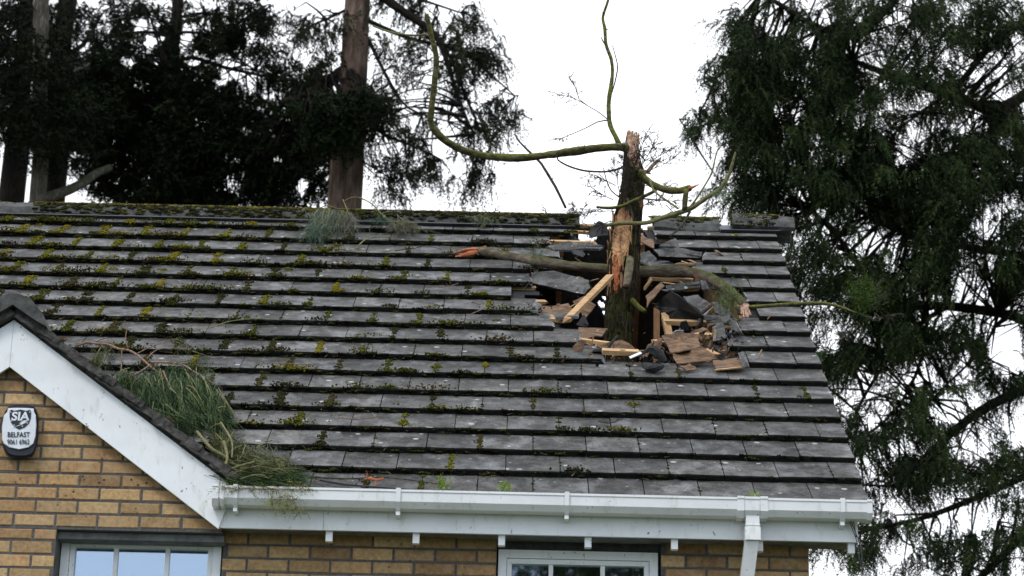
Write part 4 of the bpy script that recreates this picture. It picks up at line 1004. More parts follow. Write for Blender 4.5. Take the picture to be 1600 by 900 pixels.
for (x, k) in joints:
    px, py = proj(rw(x, k*G+.1)); 
    if px < -100: continue
    hl = hole.get(k)
    if hl and hl[0]-5 < px < hl[1]+5: continue
    left = max(0., 1-px/1150.); up_ = k/16.
    dens = .16+1.15*left*(.2+.8*up_) if px < 900 else .10+.12*up_
    if random.random() < dens:
        c = random.choice(MC[:4] if random.random() < .25+.7*left*up_ else [MC[2], MC[4], MC[4], (.05, .042, .016)])
        for s in np.arange(.01, .30, .035):
            if random.random() < .55+.4*left: mp.append((rw(x-.002, k*G+s, TT-(s*TT/G)+.002), .004+.014*random.random()**1.5*(left+.35), int(10+30*random.random()*(left+.3)), c, .9))
        if random.random() < dens*.6: mp.append((rw(x+random.gauss(0, .02), k*G+.03, TT), .022, int(70*(left+.2)), c, .7))
    elif random.random() < .5:
        for s in np.arange(.01, .30, .06):
            if random.random() < .5: mp.append((rw(x-.002, k*G+s, TT-(s*TT/G)), .004, 4, MC[4], .9))
    # clumps spreading along the foot of the course above
    for _ in range(3):
        if random.random() < .42*left*(.3+up_): mp.append((rw(x+random.uniform(0, .3), k*G+random.uniform(.0, .03), TT), random.uniform(.02, .07), int(60*math.exp(random.gauss(0, .6))), random.choice(MC+[MC[4], MC[2], (.05, .042, .016)]), .25))
    if random.random() < .16*left: mp.append((rw(x+random.uniform(0, .3), k*G+random.uniform(.05, .25), .02), random.uniform(.015, .03), 30, random.choice(MC), .8))
# dark fringe on the tile noses
for k in range(NROW):
    x = XL+2
    while x < -.01:
        px, py = proj(rw(x, k*G)); hl = hole.get(k); left = max(0., 1-px/1300.)
        if not (hl and hl[0]-5 < px < hl[1]+5) and -60 < px and random.random() < .25+.7*left:
            z = Z0+k*G*SP
            if not (z < GA[2]+.06 and x < GA[0]+(GA[2]+.06-z)/GT-.1):
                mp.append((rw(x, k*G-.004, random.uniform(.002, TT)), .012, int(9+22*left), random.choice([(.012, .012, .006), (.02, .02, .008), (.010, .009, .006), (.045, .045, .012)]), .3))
        x += random.uniform(.02, .05)
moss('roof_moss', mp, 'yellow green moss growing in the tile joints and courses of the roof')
mp = []
NRT = np.array([0, 0, 1.])
for (a, b2) in ridge_ends+[(xr(1020), xr(1068)), (xr(1070), xr(1122)), (xr(1142), xr(1210))]:
    x = a
    while x < b2:
        px = proj(np.array([x, YR, ZR]))[0]
        if px > -60:
            top = random.random(); n_ = (75 if px > 60 else 3)
            if px > 1020: n_ = 60 if px < 1140 else 85
            lift = .03 if px > 1135 else 0
            c = random.choice([(.13, .115, .016), (.10, .095, .014), (.16, .125, .025), (.10, .06, .018), (.06, .062, .016), (.04, .04, .013)])
            def facet(u): return np.interp(u, [0, .2, .45, .8, 1], [.02, .03, .075, .135, .15]), np.interp(u, [0, .2, .45, .8, 1], [.046, .045, .028, -.03, -.085])
            for rep in range(5 if px > 60 else 1):
                yy, zz = facet(random.random()**1.3*.55); mp.append((np.array([x+random.uniform(-.01, .01), YR-yy, ZT+zz+lift]), .012, int(n_*.45*random.uniform(.4, 1.2)), c, .35))
            for rep in range(3 if px > 60 else 0):
                yy, zz = facet(random.uniform(.45, 1)); mp.append((np.array([x, YR-yy-.004, ZT+zz+lift]), .012, int(n_*.3), random.choice([(.022, .022, .010), (.04, .04, .012), (.07, .068, .015), (.012, .012, .008)]), .6))
        x += random.uniform(.012, .03)
moss('ridge_moss', mp, 'thick yellow and brown moss carpeting the ridge tiles')

# ---------------------------------------------------------------- fallen greenery on the roof
def rtube(b, pts, r0, r1, seg=6, mi=0, step=.03):
    return b.tube([rp(*q) for q in pts], [r0, r1], seg, rough=.08, step=step, mi=mi)
def fan(parent, base, dirpx, spreadpx, n, ln, c0, c1, m=9, name='needles', h=.07, bw=.0016, bl=.42, sp=.35, droop=.0, jit=.02):
    """needle shoots fanning over the roof from photo point base towards dirpx (+- spread)"""
    sb = MB()
    for _ in range(max(2, n//28)):
        o = rp(base[0]+random.gauss(0, spreadpx[0]*.8), base[1]+random.gauss(0, spreadpx[1]*.8), h+.02); t = rp(base[0]+dirpx[0]*.8+random.gauss(0, dirpx[2]*1.2), base[1]+dirpx[1]*.8+random.gauss(0, dirpx[3]), .06)
        sb.tube([o, (o+t)/2+rng.normal(size=3)*.012+NR*.02, t], [.0035, .0015], 4, step=.03)
    sb.build('stem', MT['twiggreen'], parent)
    P = []; D = []
    for i in range(n):
        o = rp(base[0]+random.gauss(0, spreadpx[0]), base[1]+random.gauss(0, spreadpx[1]), h+random.uniform(-.02, .04))
        t = rp(base[0]+dirpx[0]+random.gauss(0, dirpx[2]), base[1]+dirpx[1]+random.gauss(0, dirpx[3]), .03+random.uniform(-.01, .04)); P.append(o); D.append(t-o)
    P = np.array(P); D = np.array(D)
    v, f, c = sprays(P, D+rng.normal(size=D.shape)*jit, np.linalg.norm(D, axis=1)*rng.uniform(ln*.6, ln*1.1, n), m, bl, bw, sp, droop, scol(n, c0, c1, 1.6), upv=NR, bj=.05)
    return v, f, c
GRN = ((.010, .024, .009), (.085, .125, .052)); BLU = ((.03, .06, .04), (.13, .19, .13)); OLV = ((.022, .028, .010), (.12, .13, .055)); GRY = ((.07, .07, .05), (.18, .18, .13))
# big spray in the valley
pb = empty('fallen_pine_branch', rp(245, 590, .05), 'large green pine branch with drooping needles lying above the white gable board', 'pine branch')
b = MB()
for pts, r0, r1 in (([(118, 541, .06), (135, 535, .07), (150, 537, .07), (168, 538, .08), (185, 545, .08), (200, 547, .09), (215, 555, .10), (230, 568, .10), (248, 583, .09)], .0095, .006),
                    ([(200, 545, .14), (196, 528, .2), (200, 508, .26)], .004, .002), ([(215, 552, .14), (240, 540, .16), (275, 530, .18)], .004, .002),
                    ([(235, 566, .13), (280, 568, .14), (310, 585, .12), (335, 600, .1)], .006, .003), ([(150, 534, .14), (165, 528, .16), (178, 540, .14), (165, 552, .1)], .004, .002),
                    ([(235, 570, .12), (210, 585, .12), (180, 592, .1)], .005, .002), ([(190, 545, .12), (190, 565, .06), (188, 588, .03)], .004, .003),
                    ([(255, 580, .12), (270, 610, .10), (300, 640, .06), (318, 665, .05)], .005, .002), ([(230, 560, .14), (250, 545, .15), (300, 545, .14)], .004, .002)):
    rtube(b, pts, r0, r1)
b.build('stem', MT['twigred'], pb)
parts = []
for base, d, s, n in (((250, 580), (10, 66, 12, 8), (14, 6), 120), ((290, 583), (16, 72, 10, 10), (12, 8), 110), ((218, 588), (4, 44, 10, 6), (14, 5), 90), ((270, 600), (16, 60, 10, 8), (14, 8), 90), ((315, 590), (26, 70, 9, 8), (8, 8), 90), ((295, 610), (36, 50, 9, 6), (10, 8), 70), ((240, 595), (18, 55, 9, 8), (12, 8), 80),
                      ((195, 585), (-2, 28, 12, 5), (10, 4), 70)):
    parts.append(fan(pb, base, d, s, n, 1., *GRN, m=7, h=.10, bl=.60, sp=.16, bw=.0026))
for base, d, s, n in (((165, 545), (-8, 30, 14, 6), (12, 4), 50), ((275, 532), (15, 20, 10, 10), (8, 4), 30), ((300, 560), (12, 26, 14, 8), (14, 6), 50)):
    parts.append(fan(pb, base, d, s, n, 1., *OLV, m=8, h=.12, bl=.4, sp=.4, bw=.0014))
for base, d, s, n in (((335, 610), (24, 52, 10, 6), (5, 8), 40), ((200, 580), (-8, 30, 12, 6), (14, 5), 40), ((260, 640), (46, 30, 16, 8), (22, 6), 50), ((262, 570), (10, 30, 30, 10), (34, 4), 60), ((345, 640), (12, 22, 6, 5), (4, 6), 24)):
    parts.append(fan(pb, base, d, s, n, 1., *GRN, m=6, h=.12, bl=.6, sp=.3, bw=.0022))
np_mesh('needles', *cat_mesh(parts), MT['needle'], pb)
# lower heap by the gutter
hp = empty('fallen_pine_branch', rp(400, 725, .05), 'tangled olive green pine branch heaped on the left end of the gutter', 'pine branch')
b = MB()
for pts, r0, r1 in (([(308, 675, .08), (330, 700, .1), (350, 712, .1), (372, 730, .08)], .010, .006), ([(350, 690, .14), (355, 715, .13), (350, 735, .1), (362, 752, .05), (392, 762, .04)], .008, .005),
                    ([(345, 660, .14), (362, 690, .14), (362, 715, .12)], .006, .004), ([(398, 722, .14), (375, 728, .12), (355, 735, .08)], .007, .005), ([(330, 668, .1), (345, 662, .14), (365, 690, .12)], .004, .003),
                    ([(366, 672, .16), (355, 690, .12), (350, 700, .1)], .003, .002), ([(400, 700, .1), (415, 690, .1), (425, 688, .1)], .004, .003), ([(345, 745, .06), (342, 765, .03)], .003, .002),
                    ([(336, 724, .06), (352, 728, .1), (370, 735, .1)], .004, .003)):
    rtube(b, pts, r0, r1)
b.build('stem', MT['twiggreen'], hp)
parts = []
for base, d, s, n, cc in (((365, 715), (45, 25, 22, 8), (20, 14), 170, OLV), ((400, 720), (50, 26, 14, 7), (20, 10), 180, OLV), ((425, 735), (50, 14, 14, 5), (14, 8), 170, GRN), ((375, 745), (60, 8, 20, 4), (20, 6), 150, GRN),
                          ((350, 690), (20, 30, 16, 10), (16, 10), 130, OLV), ((340, 680), (22, 28, 10, 8), (10, 8), 60, OLV), ((400, 700), (20, 22, 14, 6), (14, 5), 70, GRY)):
    parts.append(fan(hp, base, d, s, n, 1., *cc, m=10, h=.07, bl=.45, sp=.35))
np_mesh('needles', *cat_mesh(parts), MT['needle'], hp)
# sprays on the ridge
s1 = empty('pine_sprig', rp(515, 345, .05), 'grey green pine sprig fanned over the ridge below the tall bare trunk', 'pine sprig', 'pine sprigs caught on the ridge')
b = MB(); rtube(b, [(500, 325, .10), (510, 321, .14), (522, 324, .14), (540, 332, .1)], .004, .003); b.build('stem', MT['twiggreen'], s1)
np_mesh('needles', *cat_mesh([fan(s1, (508, 328), (-8, 40, 18, 6), (10, 3), 130, 1., (.06, .075, .05), (.15, .18, .13), m=10, h=.12, bl=.45, sp=.25), fan(s1, (500, 345), (-10, 26, 14, 4), (10, 4), 80, 1., *BLU, m=10, h=.10, bl=.5, sp=.25),
                              fan(s1, (525, 330), (12, 26, 10, 6), (10, 4), 60, 1., *GRY, m=9, h=.12, bl=.45, sp=.3)]), MT['needle'], s1)
s2 = empty('pine_sprig', rp(600, 345, .05), 'arched green twig with grey needle tufts hanging over the ridge', 'pine sprig', 'pine sprigs caught on the ridge')
b = MB(); rtube(b, [(536, 312, .12), (540, 322, .1), (545, 335, .08)], .004, .003); rtube(b, [(538, 315, .14), (548, 309, .18), (562, 309, .18), (580, 318, .16), (592, 330, .13), (600, 339, .1), (615, 348, .08)], .006, .004); rtube(b, [(620, 335, .1), (630, 345, .08), (636, 352, .07)], .003, .002); b.build('stem', MT['twiggreen'], s2)
np_mesh('needles', *cat_mesh([fan(s2, (545, 332), (2, 30, 12, 5), (5, 3), 60, 1., *GRY, m=9, h=.1, bl=.45, sp=.3), fan(s2, (600, 338), (-10, 10, 12, 4), (6, 3), 40, 1., *BLU, m=8, h=.1, bl=.5, sp=.3),
                              fan(s2, (625, 345), (8, 18, 16, 5), (10, 4), 110, 1., *GRY, m=9, h=.08, bl=.45, sp=.3)]), MT['needle'], s2)
s3 = empty('pine_sprig', rp(757, 340, .05), 'small pale sprig on the ridge between the arched twig and the hole', 'pine sprig', 'pine sprigs caught on the ridge')
b = MB(); rtube(b, [(745, 348, .08), (758, 336, .1), (775, 332, .12)], .003, .0015); b.build('stem', MT['twig'], s3)
np_mesh('needles', *cat_mesh([fan(s3, (755, 338), (0, 12, 12, 4), (8, 2), 45, 1., (.10, .12, .06), (.22, .25, .14), m=8, h=.1, bl=.5, sp=.35)]), MT['needle'], s3)
bare(rp(760, 340, .1), (.8, 0, .6), .12, MT['twig'], s3, 6)
s4 = empty('pine_sprig', rp(897, 335, .05), 'dark tangled sprig on the ridge where the bare stick rests', 'pine sprig', 'pine sprigs caught on the ridge')
bare(at(897, 338, YR-.1), (0, 0, 1), .12, MT['twig'], s4, 12); bare(at(905, 338, YR-.1), (.5, 0, 1), .10, MT['twig'], s4, 9); bare(at(855, 335, YR-.1), (-.3, 0, 1), .10, MT['twig'], s4, 6)
v, f, c = sprays(np.array([at(random.gauss(897, 7), random.gauss(334, 3), YR-.12) for _ in range(90)]), rng.normal(size=(90, 3))*[.8, .3, .4]+[0, -.2, .2], rng.uniform(.04, .09, 90), 8, .4, .0014, .5, .4, scol(90, (.03, .035, .015), (.09, .10, .05)))
np_mesh('needles', v, f, c, MT['needle'], s4)
# single twigs lying on the tiles
TWG = [
 ([(558, 388, .04), (562, 382, .06), (572, 374, .06), (590, 370, .05), (620, 371, .04)], .006, 'twiggreen', 'curved green twig below the ridge sprigs'),
 ([(512, 394, .04), (540, 392, .04), (558, 388, .04), (575, 384, .04)], .003, 'twiggreen', 'thin straight twig under the curved green one'),
 ([(617, 392, .04), (650, 387, .05), (668, 384, .05), (690, 390, .04)], .0035, 'palebark', 'pale thin twig just left of the orange limb end'),
 ([(716, 443, .04), (690, 449, .04), (668, 447, .04)], .003, 'twigred', 'short brown twig below the orange limb end'),
 ([(737, 472, .05), (752, 476, .05), (755, 482, .04), (742, 488, .04), (730, 494, .04)], .004, 'twigred', 'kinked reddish twig in mid roof left of the hole'),
 ([(330, 512, .05), (360, 502, .06), (400, 498, .06), (440, 500, .05)], .0045, 'twiggreen', 'long green twig on mossy tiles above the pine branch'),
 ([(305, 508, .04), (345, 508, .04)], .003, 'twigred', 'short reddish twig beside the long green one'),
 ([(428, 567, .04), (450, 568, .04), (492, 570, .04)], .0035, 'twigred', 'straight orange twig right of the pine branch'),
 ([(338, 602, .06), (346, 606, .06), (347, 612, .06), (340, 620, .05)], .004, 'palebark', 'small hooked pale twig at the edge of the pine branch'),
 ([(528, 652, .05), (550, 655, .05), (575, 653, .06), (594, 649, .06)], .004, 'twigred', 'orange brown twig in the lower middle of the roof'),
 ([(480, 745, .04), (540, 748, .06), (600, 746, .07), (640, 750, .06), (690, 757, .05)], .005, 'palebark', 'long pale twig lying along the lowest tiles above the gutter'),
 ([(500, 750, .05), (540, 757, .05), (600, 762, .05), (640, 765, .05)], .007, 'black', 'dark wet stick along the gutter edge'),
 ([(576, 747, .07), (588, 750, .07), (600, 748, .07)], .009, 'redwood', 'bright orange bark chip on the lowest tiles'),
 ([(936, 498+160, .04), (950, 661, .05), (962, 659, .05)], .005, 'twig', 'small dark twig tuft in the lower right roof'),
 ([(826, 370+62, .05), (828, 440, .06), (818, 452, .05)], .003, 'twig', 'thin twig hanging left of the dark slipped tile'),
 ([(930, 365, .08), (915, 385, .1), (900, 402, .1)], .003, 'twig', 'thin dark twig crossing the pointed tile shard'),
]
for pts, r, mt, lab in TWG:
    b = MB(); Q = rtube(b, pts, r, r*.6)
    for _ in range(3):
        q = Q[random.randrange(len(Q))]; b.tube([q, q+unit(rng.normal(size=3)+NR*.5)*random.uniform(.02, .06)], [r*.5, r*.25], 4)
    tag(b.build('twig', MT[mt]), lab, 'twig', 'twigs scattered on the roof')
# dropped needles and bits scattered on the courses
N_ = 2600; px_ = rng.uniform(60, 1180, N_)**1.0; py_ = rng.uniform(350, 760, N_); keep_ = rng.random(N_) < np.clip(1.15-px_/1250, .12, 1); V = []
for a_, c_ in zip(px_[keep_], py_[keep_]):
    if a_ < 360 and c_ > 470 and c_ > 500+(a_-60)*.8: continue
    p = rp(a_, c_, 0); s_ = (p-np.array([0, 0, Z0]))@SR; k_ = math.floor(s_/G); n_ = TT-(s_-k_*G)*TT/G+.004; p = rp(a_, c_, n_)
    d = unit(np.array([1, 0, 0])*random.gauss(0, 1)+SR*random.gauss(0, .8)); w_ = np.cross(d, NR)*random.uniform(.0012, .003); l = random.uniform(.015, .06)
    V += [p-w_, p+w_, p+d*l+NR*.003]
V = np.array(V); tag(np_mesh('needle_litter', V, np.arange(len(V)).reshape(-1, 3), np.repeat(scol(len(V)//3, (.02, .016, .01), (.17, .13, .06), 1.5), 3, 0), MT['needle']), 'dry needles and bark bits scattered over the tiles', 'litter', kind='stuff')
# weeds in the gutter
def weed(px, py, n, hgt, c0, c1, label, wx=5):
    pp = np.array([at(px+random.gauss(0, wx), py, -.02+random.uniform(-.03, .03)) for _ in range(n)])
    v, f, c = sprays(pp, rng.normal(size=(n, 3))*[.35, .25, .1]+[0, -.1, 1], rng.uniform(hgt*.5, hgt, n), 6, .45, .003, .35, .15, scol(n, c0, c1))
    return tag(np_mesh('weed', v, f, c, MT['needle']), label, 'weed', 'weeds growing in the gutter')
weed(690, 765, 26, .09, (.10, .16, .02), (.25, .34, .06), 'bright green weed in the gutter at the end of the pale twig')
weed(789, 768, 26, .07, (.10, .16, .02), (.25, .34, .06), 'small green weed in the gutter left of the middle bracket')
weed(1178, 778, 12, .05, (.14, .22, .02), (.28, .38, .06), 'tiny yellow green weed in the gutter above the downpipe', 5)
pp = np.array([at(random.uniform(345, 480), random.uniform(762, 768), -.06+random.uniform(-.03, .04)) for _ in range(260)])
v, f, c = sprays(pp, rng.normal(size=(260, 3))*[.8, .3, .25]+[.2, -.2, .15], rng.uniform(.03, .09, 260), 6, .5, .0018, .5, .3, scol(260, (.10, .08, .03), (.28, .26, .08)))
dr_ = np_mesh('dry_grass', v, f, c, MT['needle']); tag(dr_, 'dry straw and moss spilling over the left end of the gutter', 'debris', kind='stuff')
hg = empty('hanging_sprig', at(440, 775, -.10), 'yellowish sprig trailing over the gutter below the pine heap', 'sprig')
for x, dx, l in ((432, .1, .12), (445, .3, .14), (425, -.1, .08), (455, .35, .12)):
    bare(at(x, 768, -.09), (dx, -.1, -1), l, MT['twiggreen'], hg, 9, planes=.5, r=.0016)
pp = np.array([at(random.gauss(440, 12), random.uniform(765, 785), -.10) for _ in range(70)])
v, f, c = sprays(pp, rng.normal(size=(70, 3))*[.5, .2, .3]+[.2, -.1, -.8], rng.uniform(.04, .10, 70), 7, .4, .0014, .5, .2, scol(70, (.12, .13, .03), (.30, .32, .10)))
np_mesh('needles', v, f, c, MT['needle'], hg)
lf = slab('dead_leaf', [(258, 652, .08), (264, 651, .10), (272, 658, .09), (268, 661, .07)], .002, [MT['redwood']]*3, 'single orange dead leaf on the gable verge beside the pine branch', 'leaf')
# cables at the right end
cb = MB()
for q in ([(1322, 806), (1330, 822), (1340, 850), (1344, 880), (1352, 905)], [(1326, 806), (1336, 830), (1345, 856), (1348, 885), (1356, 905)], [(1318, 804), (1332, 812), (1338, 840)]):
    cb.tube([at(x, y, YF-.03) for x, y in q], [.0028, .0028], 5, step=.03)
tag(cb.build('cable', MT['black']), 'thin black cables dangling from the right end of the white fascia', 'cable')

# ---------------------------------------------------------------- background trees
def vnoise(P, sc, seed=0):
    """cheap value noise in 3D, ~0..1"""
    r = np.random.default_rng(seed); T = r.random((32, 32, 32)); Q = P*sc; i = np.floor(Q).astype(int); f = Q-i; f = f*f*(3-2*f); out = 0
    for a in (0, 1):
        for b in (0, 1):
            for c in (0, 1):
                w = (f[:, 0] if a else 1-f[:, 0])*(f[:, 1] if b else 1-f[:, 1])*(f[:, 2] if c else 1-f[:, 2])
                out = out+w*T[(i[:, 0]+a) % 32, (i[:, 1]+b) % 32, (i[:, 2]+c) % 32]
    return out
def atv(px, py, Y):
    d = F_[None]*FPX+R_[None]*(px[:, None]-800)-U_[None]*(py[:, None]-450); return CAM+d*((Y-CAM[1])/d[:, 1])[:, None]
def crown(parent, Y, blobs, gapsl, col0, col1, dY=1.2, spray=.42, per=46, boughpx=26., limbs=None, thr=.36, nsc=1.1, m=13, bw=.011, droop=.45, sx=.35, seed=1, outward=None, blen=.32, spread=.75, mat='leaf', name='crown', twigmat='darkbark', azd=1.0, gs=1., mult=1.6):
    """blobs: (px,py,rx,ry,density). Boughs sampled in the blobs; each bough is a plume of drooping shoots on a twig."""
    C = []
    for (cx, cy, rx, ry, de) in blobs:
        n = int(math.pi*rx*ry/(boughpx**2)*mult*de)
        a = rng.uniform(0, 2*np.pi, n); q = np.sqrt(rng.uniform(0, 1, n)); x = cx+rx*q*np.cos(a); y = cy+ry*q*np.sin(a); C.append(np.stack([x, y, rng.uniform(-dY, dY, n)], 1))
    C = np.concatenate(C); W = atv(C[:, 0], C[:, 1], Y+C[:, 2]); k = vnoise(W, nsc, seed) > thr; C = C[k]; W = W[k]; N = len(W)
    # outward direction: away from nearest limb sample
    LS = np.concatenate(limbs) if limbs else None
    tw = MB()
    if LS is not None:
        idx = np.array([np.argmin(((LS-w)**2).sum(1)) for w in W]); near = LS[idx]; out = unit(W-near+rng.normal(size=W.shape)*.15)
        for w, nr in zip(W, near):
            d = np.linalg.norm(w-nr)
            if d > .1 and d < 3.2:
                mid = (w+nr)/2+np.array([0, 0, .10*d])+rng.normal(size=3)*.08*d; tw.tube([nr, mid, w], [min(.03, .008+.012*d), .012, .005], 4, cap=False, step=.25)
    else: out = unit(rng.normal(size=W.shape)*[1, azd, .3])
    out[:, 2] *= .4; out = unit(out)
    B = np.repeat(W, per, 0); O = np.repeat(out, per, 0); n = len(B)
    t = rng.normal(size=(n, 1))*sx; P = B+O*t+rng.normal(size=(n, 3))*np.array([.45, .45, .30])*sx; P[:, 2] -= np.abs(t[:, 0])*.3
    D = O*.8+rng.normal(size=(n, 3))*.45+np.array([0, 0, -.15-droop*.4]); Q = P+unit(D)*spray*.55
    px, py = [None]*2
    X = Q-CAM; d = X@F_; px = 800+FPX*(X@R_)/d; py = 450-FPX*(X@U_)/d
    keep = np.ones(n, bool)
    for (gx, gy, rx, ry) in gapsl:
        g_ = ((px-gx)/(rx*gs))**2+((py-gy)/(ry*gs))**2; keep &= ~(g_ < rng.uniform(.75, 1.15, n))
    P = P[keep]; D = D[keep]; n = len(P)
    cb_ = np.repeat(scol(N, col0, col1, 1.3), per, 0)[keep]*rng.uniform(.7, 1.3, (n, 1))
    V, Fc, Cc = sprays(P, D, rng.uniform(spray*.5, spray*1.15, n), m, blen, bw, spread, droop, cb_)
    if tw.v: tag(tw.build('twigs', MT[twigmat], parent), kind='stuff')
    return np_mesh(name, V, Fc, Cc, MT[mat], parent)
def limb_tube(parent, pts, Y, r0, r1, mat, name='limb', dy=(0, 0), seg=10, rough=.05, bld=True):
    n = len(pts); P = [at(x, y, Y+dy[0]+(dy[1]-dy[0])*i/(n-1)) for i, (x, y) in enumerate(pts)]
    b = MB(); Q = b.tube(P, [r0, r1], seg, rough=rough, step=.15)
    b.build(name, mat, parent, smooth=True); return Q

YB = 14.0
# --- big dark conifer right
rt = empty('conifer_tree', (*at(1760, 800, YB+1)[:2], 0), 'huge dark green conifer with drooping boughs filling the right side beyond the roof', 'tree', 'tall trees behind the house')
sc_ = 1/ (FPX/np.linalg.norm(at(1300, 400, YB)-CAM))
tx = at(1760, 800, YB+1); b = MB(); b.tube([(tx[0]+.3, tx[1], 0), (tx[0]+.1, tx[1], 6), (tx[0], tx[1], 14), (tx[0]-.1, tx[1], 22)], [.75, .6, .42, .15], 18, rough=.05, step=.4); b.build('trunk', MT['darkbark'], rt, smooth=True)
RL = [([(1640, 120), (1560, 170), (1490, 150), (1400, 120), (1330, 95)], 0.0806, 0.0310, (.5, -.6)), ([(1680, -20), (1590, 40), (1540, 80), (1500, 130), (1440, 175)], 0.0620, 0.0186, (.4, 0)),
      ([(1420, -30), (1380, 20), (1330, 48), (1280, 45), (1240, 20), (1190, -10)], 0.0558, 0.0248, (0, .2)), ([(1345, 55), (1300, 40), (1250, 62), (1200, 75)], 0.0310, 0.0124, (-.4, -.5)),
      ([(1700, 330), (1600, 290), (1500, 300), (1420, 290), (1330, 230), (1250, 150), (1190, 90)], 0.0682, 0.0186, (.6, -.2)),
      ([(1330, 230), (1260, 200), (1190, 200), (1120, 190), (1075, 205)], 0.0310, 0.0093, (-.3, -.3)), ([(1180, 60), (1150, 90), (1120, 120), (1100, 130)], 0.0186, 0.0074, (-.1, -.2)),
      ([(1700, 560), (1600, 500), (1500, 480), (1400, 470), (1345, 420), (1310, 370), (1270, 330)], 0.0682, 0.0248, (.5, -.2)), ([(1480, 480), (1420, 520), (1350, 620), (1320, 700)], 0.0310, 0.0124, (0, .3)),
      ([(1720, 560), (1600, 608), (1520, 650), (1445, 715), (1400, 760)], 0.0744, 0.0279, (.5, -.2)), ([(1720, 700), (1600, 745), (1520, 780), (1440, 810), (1350, 830), (1290, 850)], 0.0496, 0.0124, (.4, -.1)),
      ([(1700, 700), (1620, 810), (1540, 895), (1500, 930)], 0.0620, 0.0310, (.3, 0)), ([(1450, 470), (1440, 560), (1400, 640), (1340, 690)], 0.0248, 0.0124, (.2, .4)),
      ([(1700, 420), (1600, 400), (1480, 380), (1380, 350), (1300, 300), (1230, 280)], 0.0558, 0.0186, (.7, .2)), ([(1560, 490), (1540, 540), (1480, 600), (1440, 640)], 0.0186, 0.0093, (-.3, -.4))]
RLS = [limb_tube(rt, p, YB, a, c, MT['darkbark'], dy=d) for p, a, c, d in RL]
Rb = [(1420, 60, 230, 90, 1.), (1240, 60, 110, 75, 1.), (1178, 60, 48, 50, .9), (1145, 112, 44, 30, .7), (1105, 185, 42, 26, .9), (1170, 170, 60, 55, .8), (1160, 262, 34, 32, .5), (1170, 300, 55, 32, .9), (1260, 200, 120, 130, 1.), (1420, 220, 200, 120, 1.), (1540, 320, 120, 160, 1.),
      (1380, 360, 150, 100, 1.), (1300, 420, 80, 90, .9), (1500, 460, 150, 80, .9), (1350, 520, 90, 60, .9), (1450, 560, 110, 50, 0.88), (1330, 600, 50, 60, 0.88), (1400, 640, 90, 50, 0.88), (1480, 730, 90, 40, 0.88), (1370, 740, 60, 60, 0.96), (1330, 830, 80, 40, .6),
      (1440, 850, 90, 45, .6), (1560, 560, 60, 70, 0.88), (1560, 700, 60, 40, 0.79), (1560, 850, 60, 40, 0.88), (1250, 330, 40, 60, .7), (1480, 640, 90, 35, .7), (1590, 770, 40, 30, 0.70)]
Rg = [(1120, 235, 14, 12), (1250, 310, 20, 22), (1215, 170, 7, 16), (1180, 30, 10, 12), (1265, 60, 14, 20), (1335, 75, 14, 20), (1400, 35, 16, 8), (1450, 90, 9, 7), (1530, 120, 18, 14), (1565, 105, 12, 20), (1475, 75, 9, 18), (1510, 190, 16, 10), (1470, 270, 9, 5), (1240, 180, 12, 20), (1260, 150, 10, 8), (1515, 200, 10, 12),
      (1420, 225, 9, 9), (1380, 195, 9, 9), (1315, 250, 8, 10), (1478, 270, 10, 12), (1525, 255, 8, 20), (1375, 300, 10, 10), (1315, 215, 10, 6), (1345, 160, 12, 7), (1292, 25, 14, 18), (1570, 220, 18, 12), (1590, 60, 9, 12), (1310, 380, 12, 18), (1360, 385, 8, 9), (1390, 415, 9, 8), (1410, 430, 7, 6), (1480, 375, 9, 8), (1550, 400, 10, 12), (1500, 440, 9, 8),
      (1570, 540, 28, 45), (1480, 640, 32, 30), (1420, 600, 18, 22), (1300, 520, 12, 25), (1350, 580, 16, 22), (1440, 570, 16, 14), (1360, 660, 16, 18), (1590, 680, 20, 30), (1540, 620, 30, 12), (1410, 700, 22, 18), (1340, 760, 10, 30), (1520, 700, 40, 14), (1490, 780, 34, 12), (1560, 810, 26, 14), (1400, 790, 22, 16), (1290, 880, 18, 22),
      (1450, 900, 20, 18), (1590, 870, 14, 25), (1320, 640, 8, 18), (1380, 560, 12, 10), (1510, 560, 14, 20)]
crown(rt, YB, Rb, Rg, (.008, .015, .006), (.038, .056, .020), dY=1.3, limbs=RLS, per=24, thr=.46, seed=3, spray=.24, sx=.11, boughpx=20, bw=.0075, nsc=2.6, m=15, mult=2.1, gs=1.05, droop=.8, spread=.6)
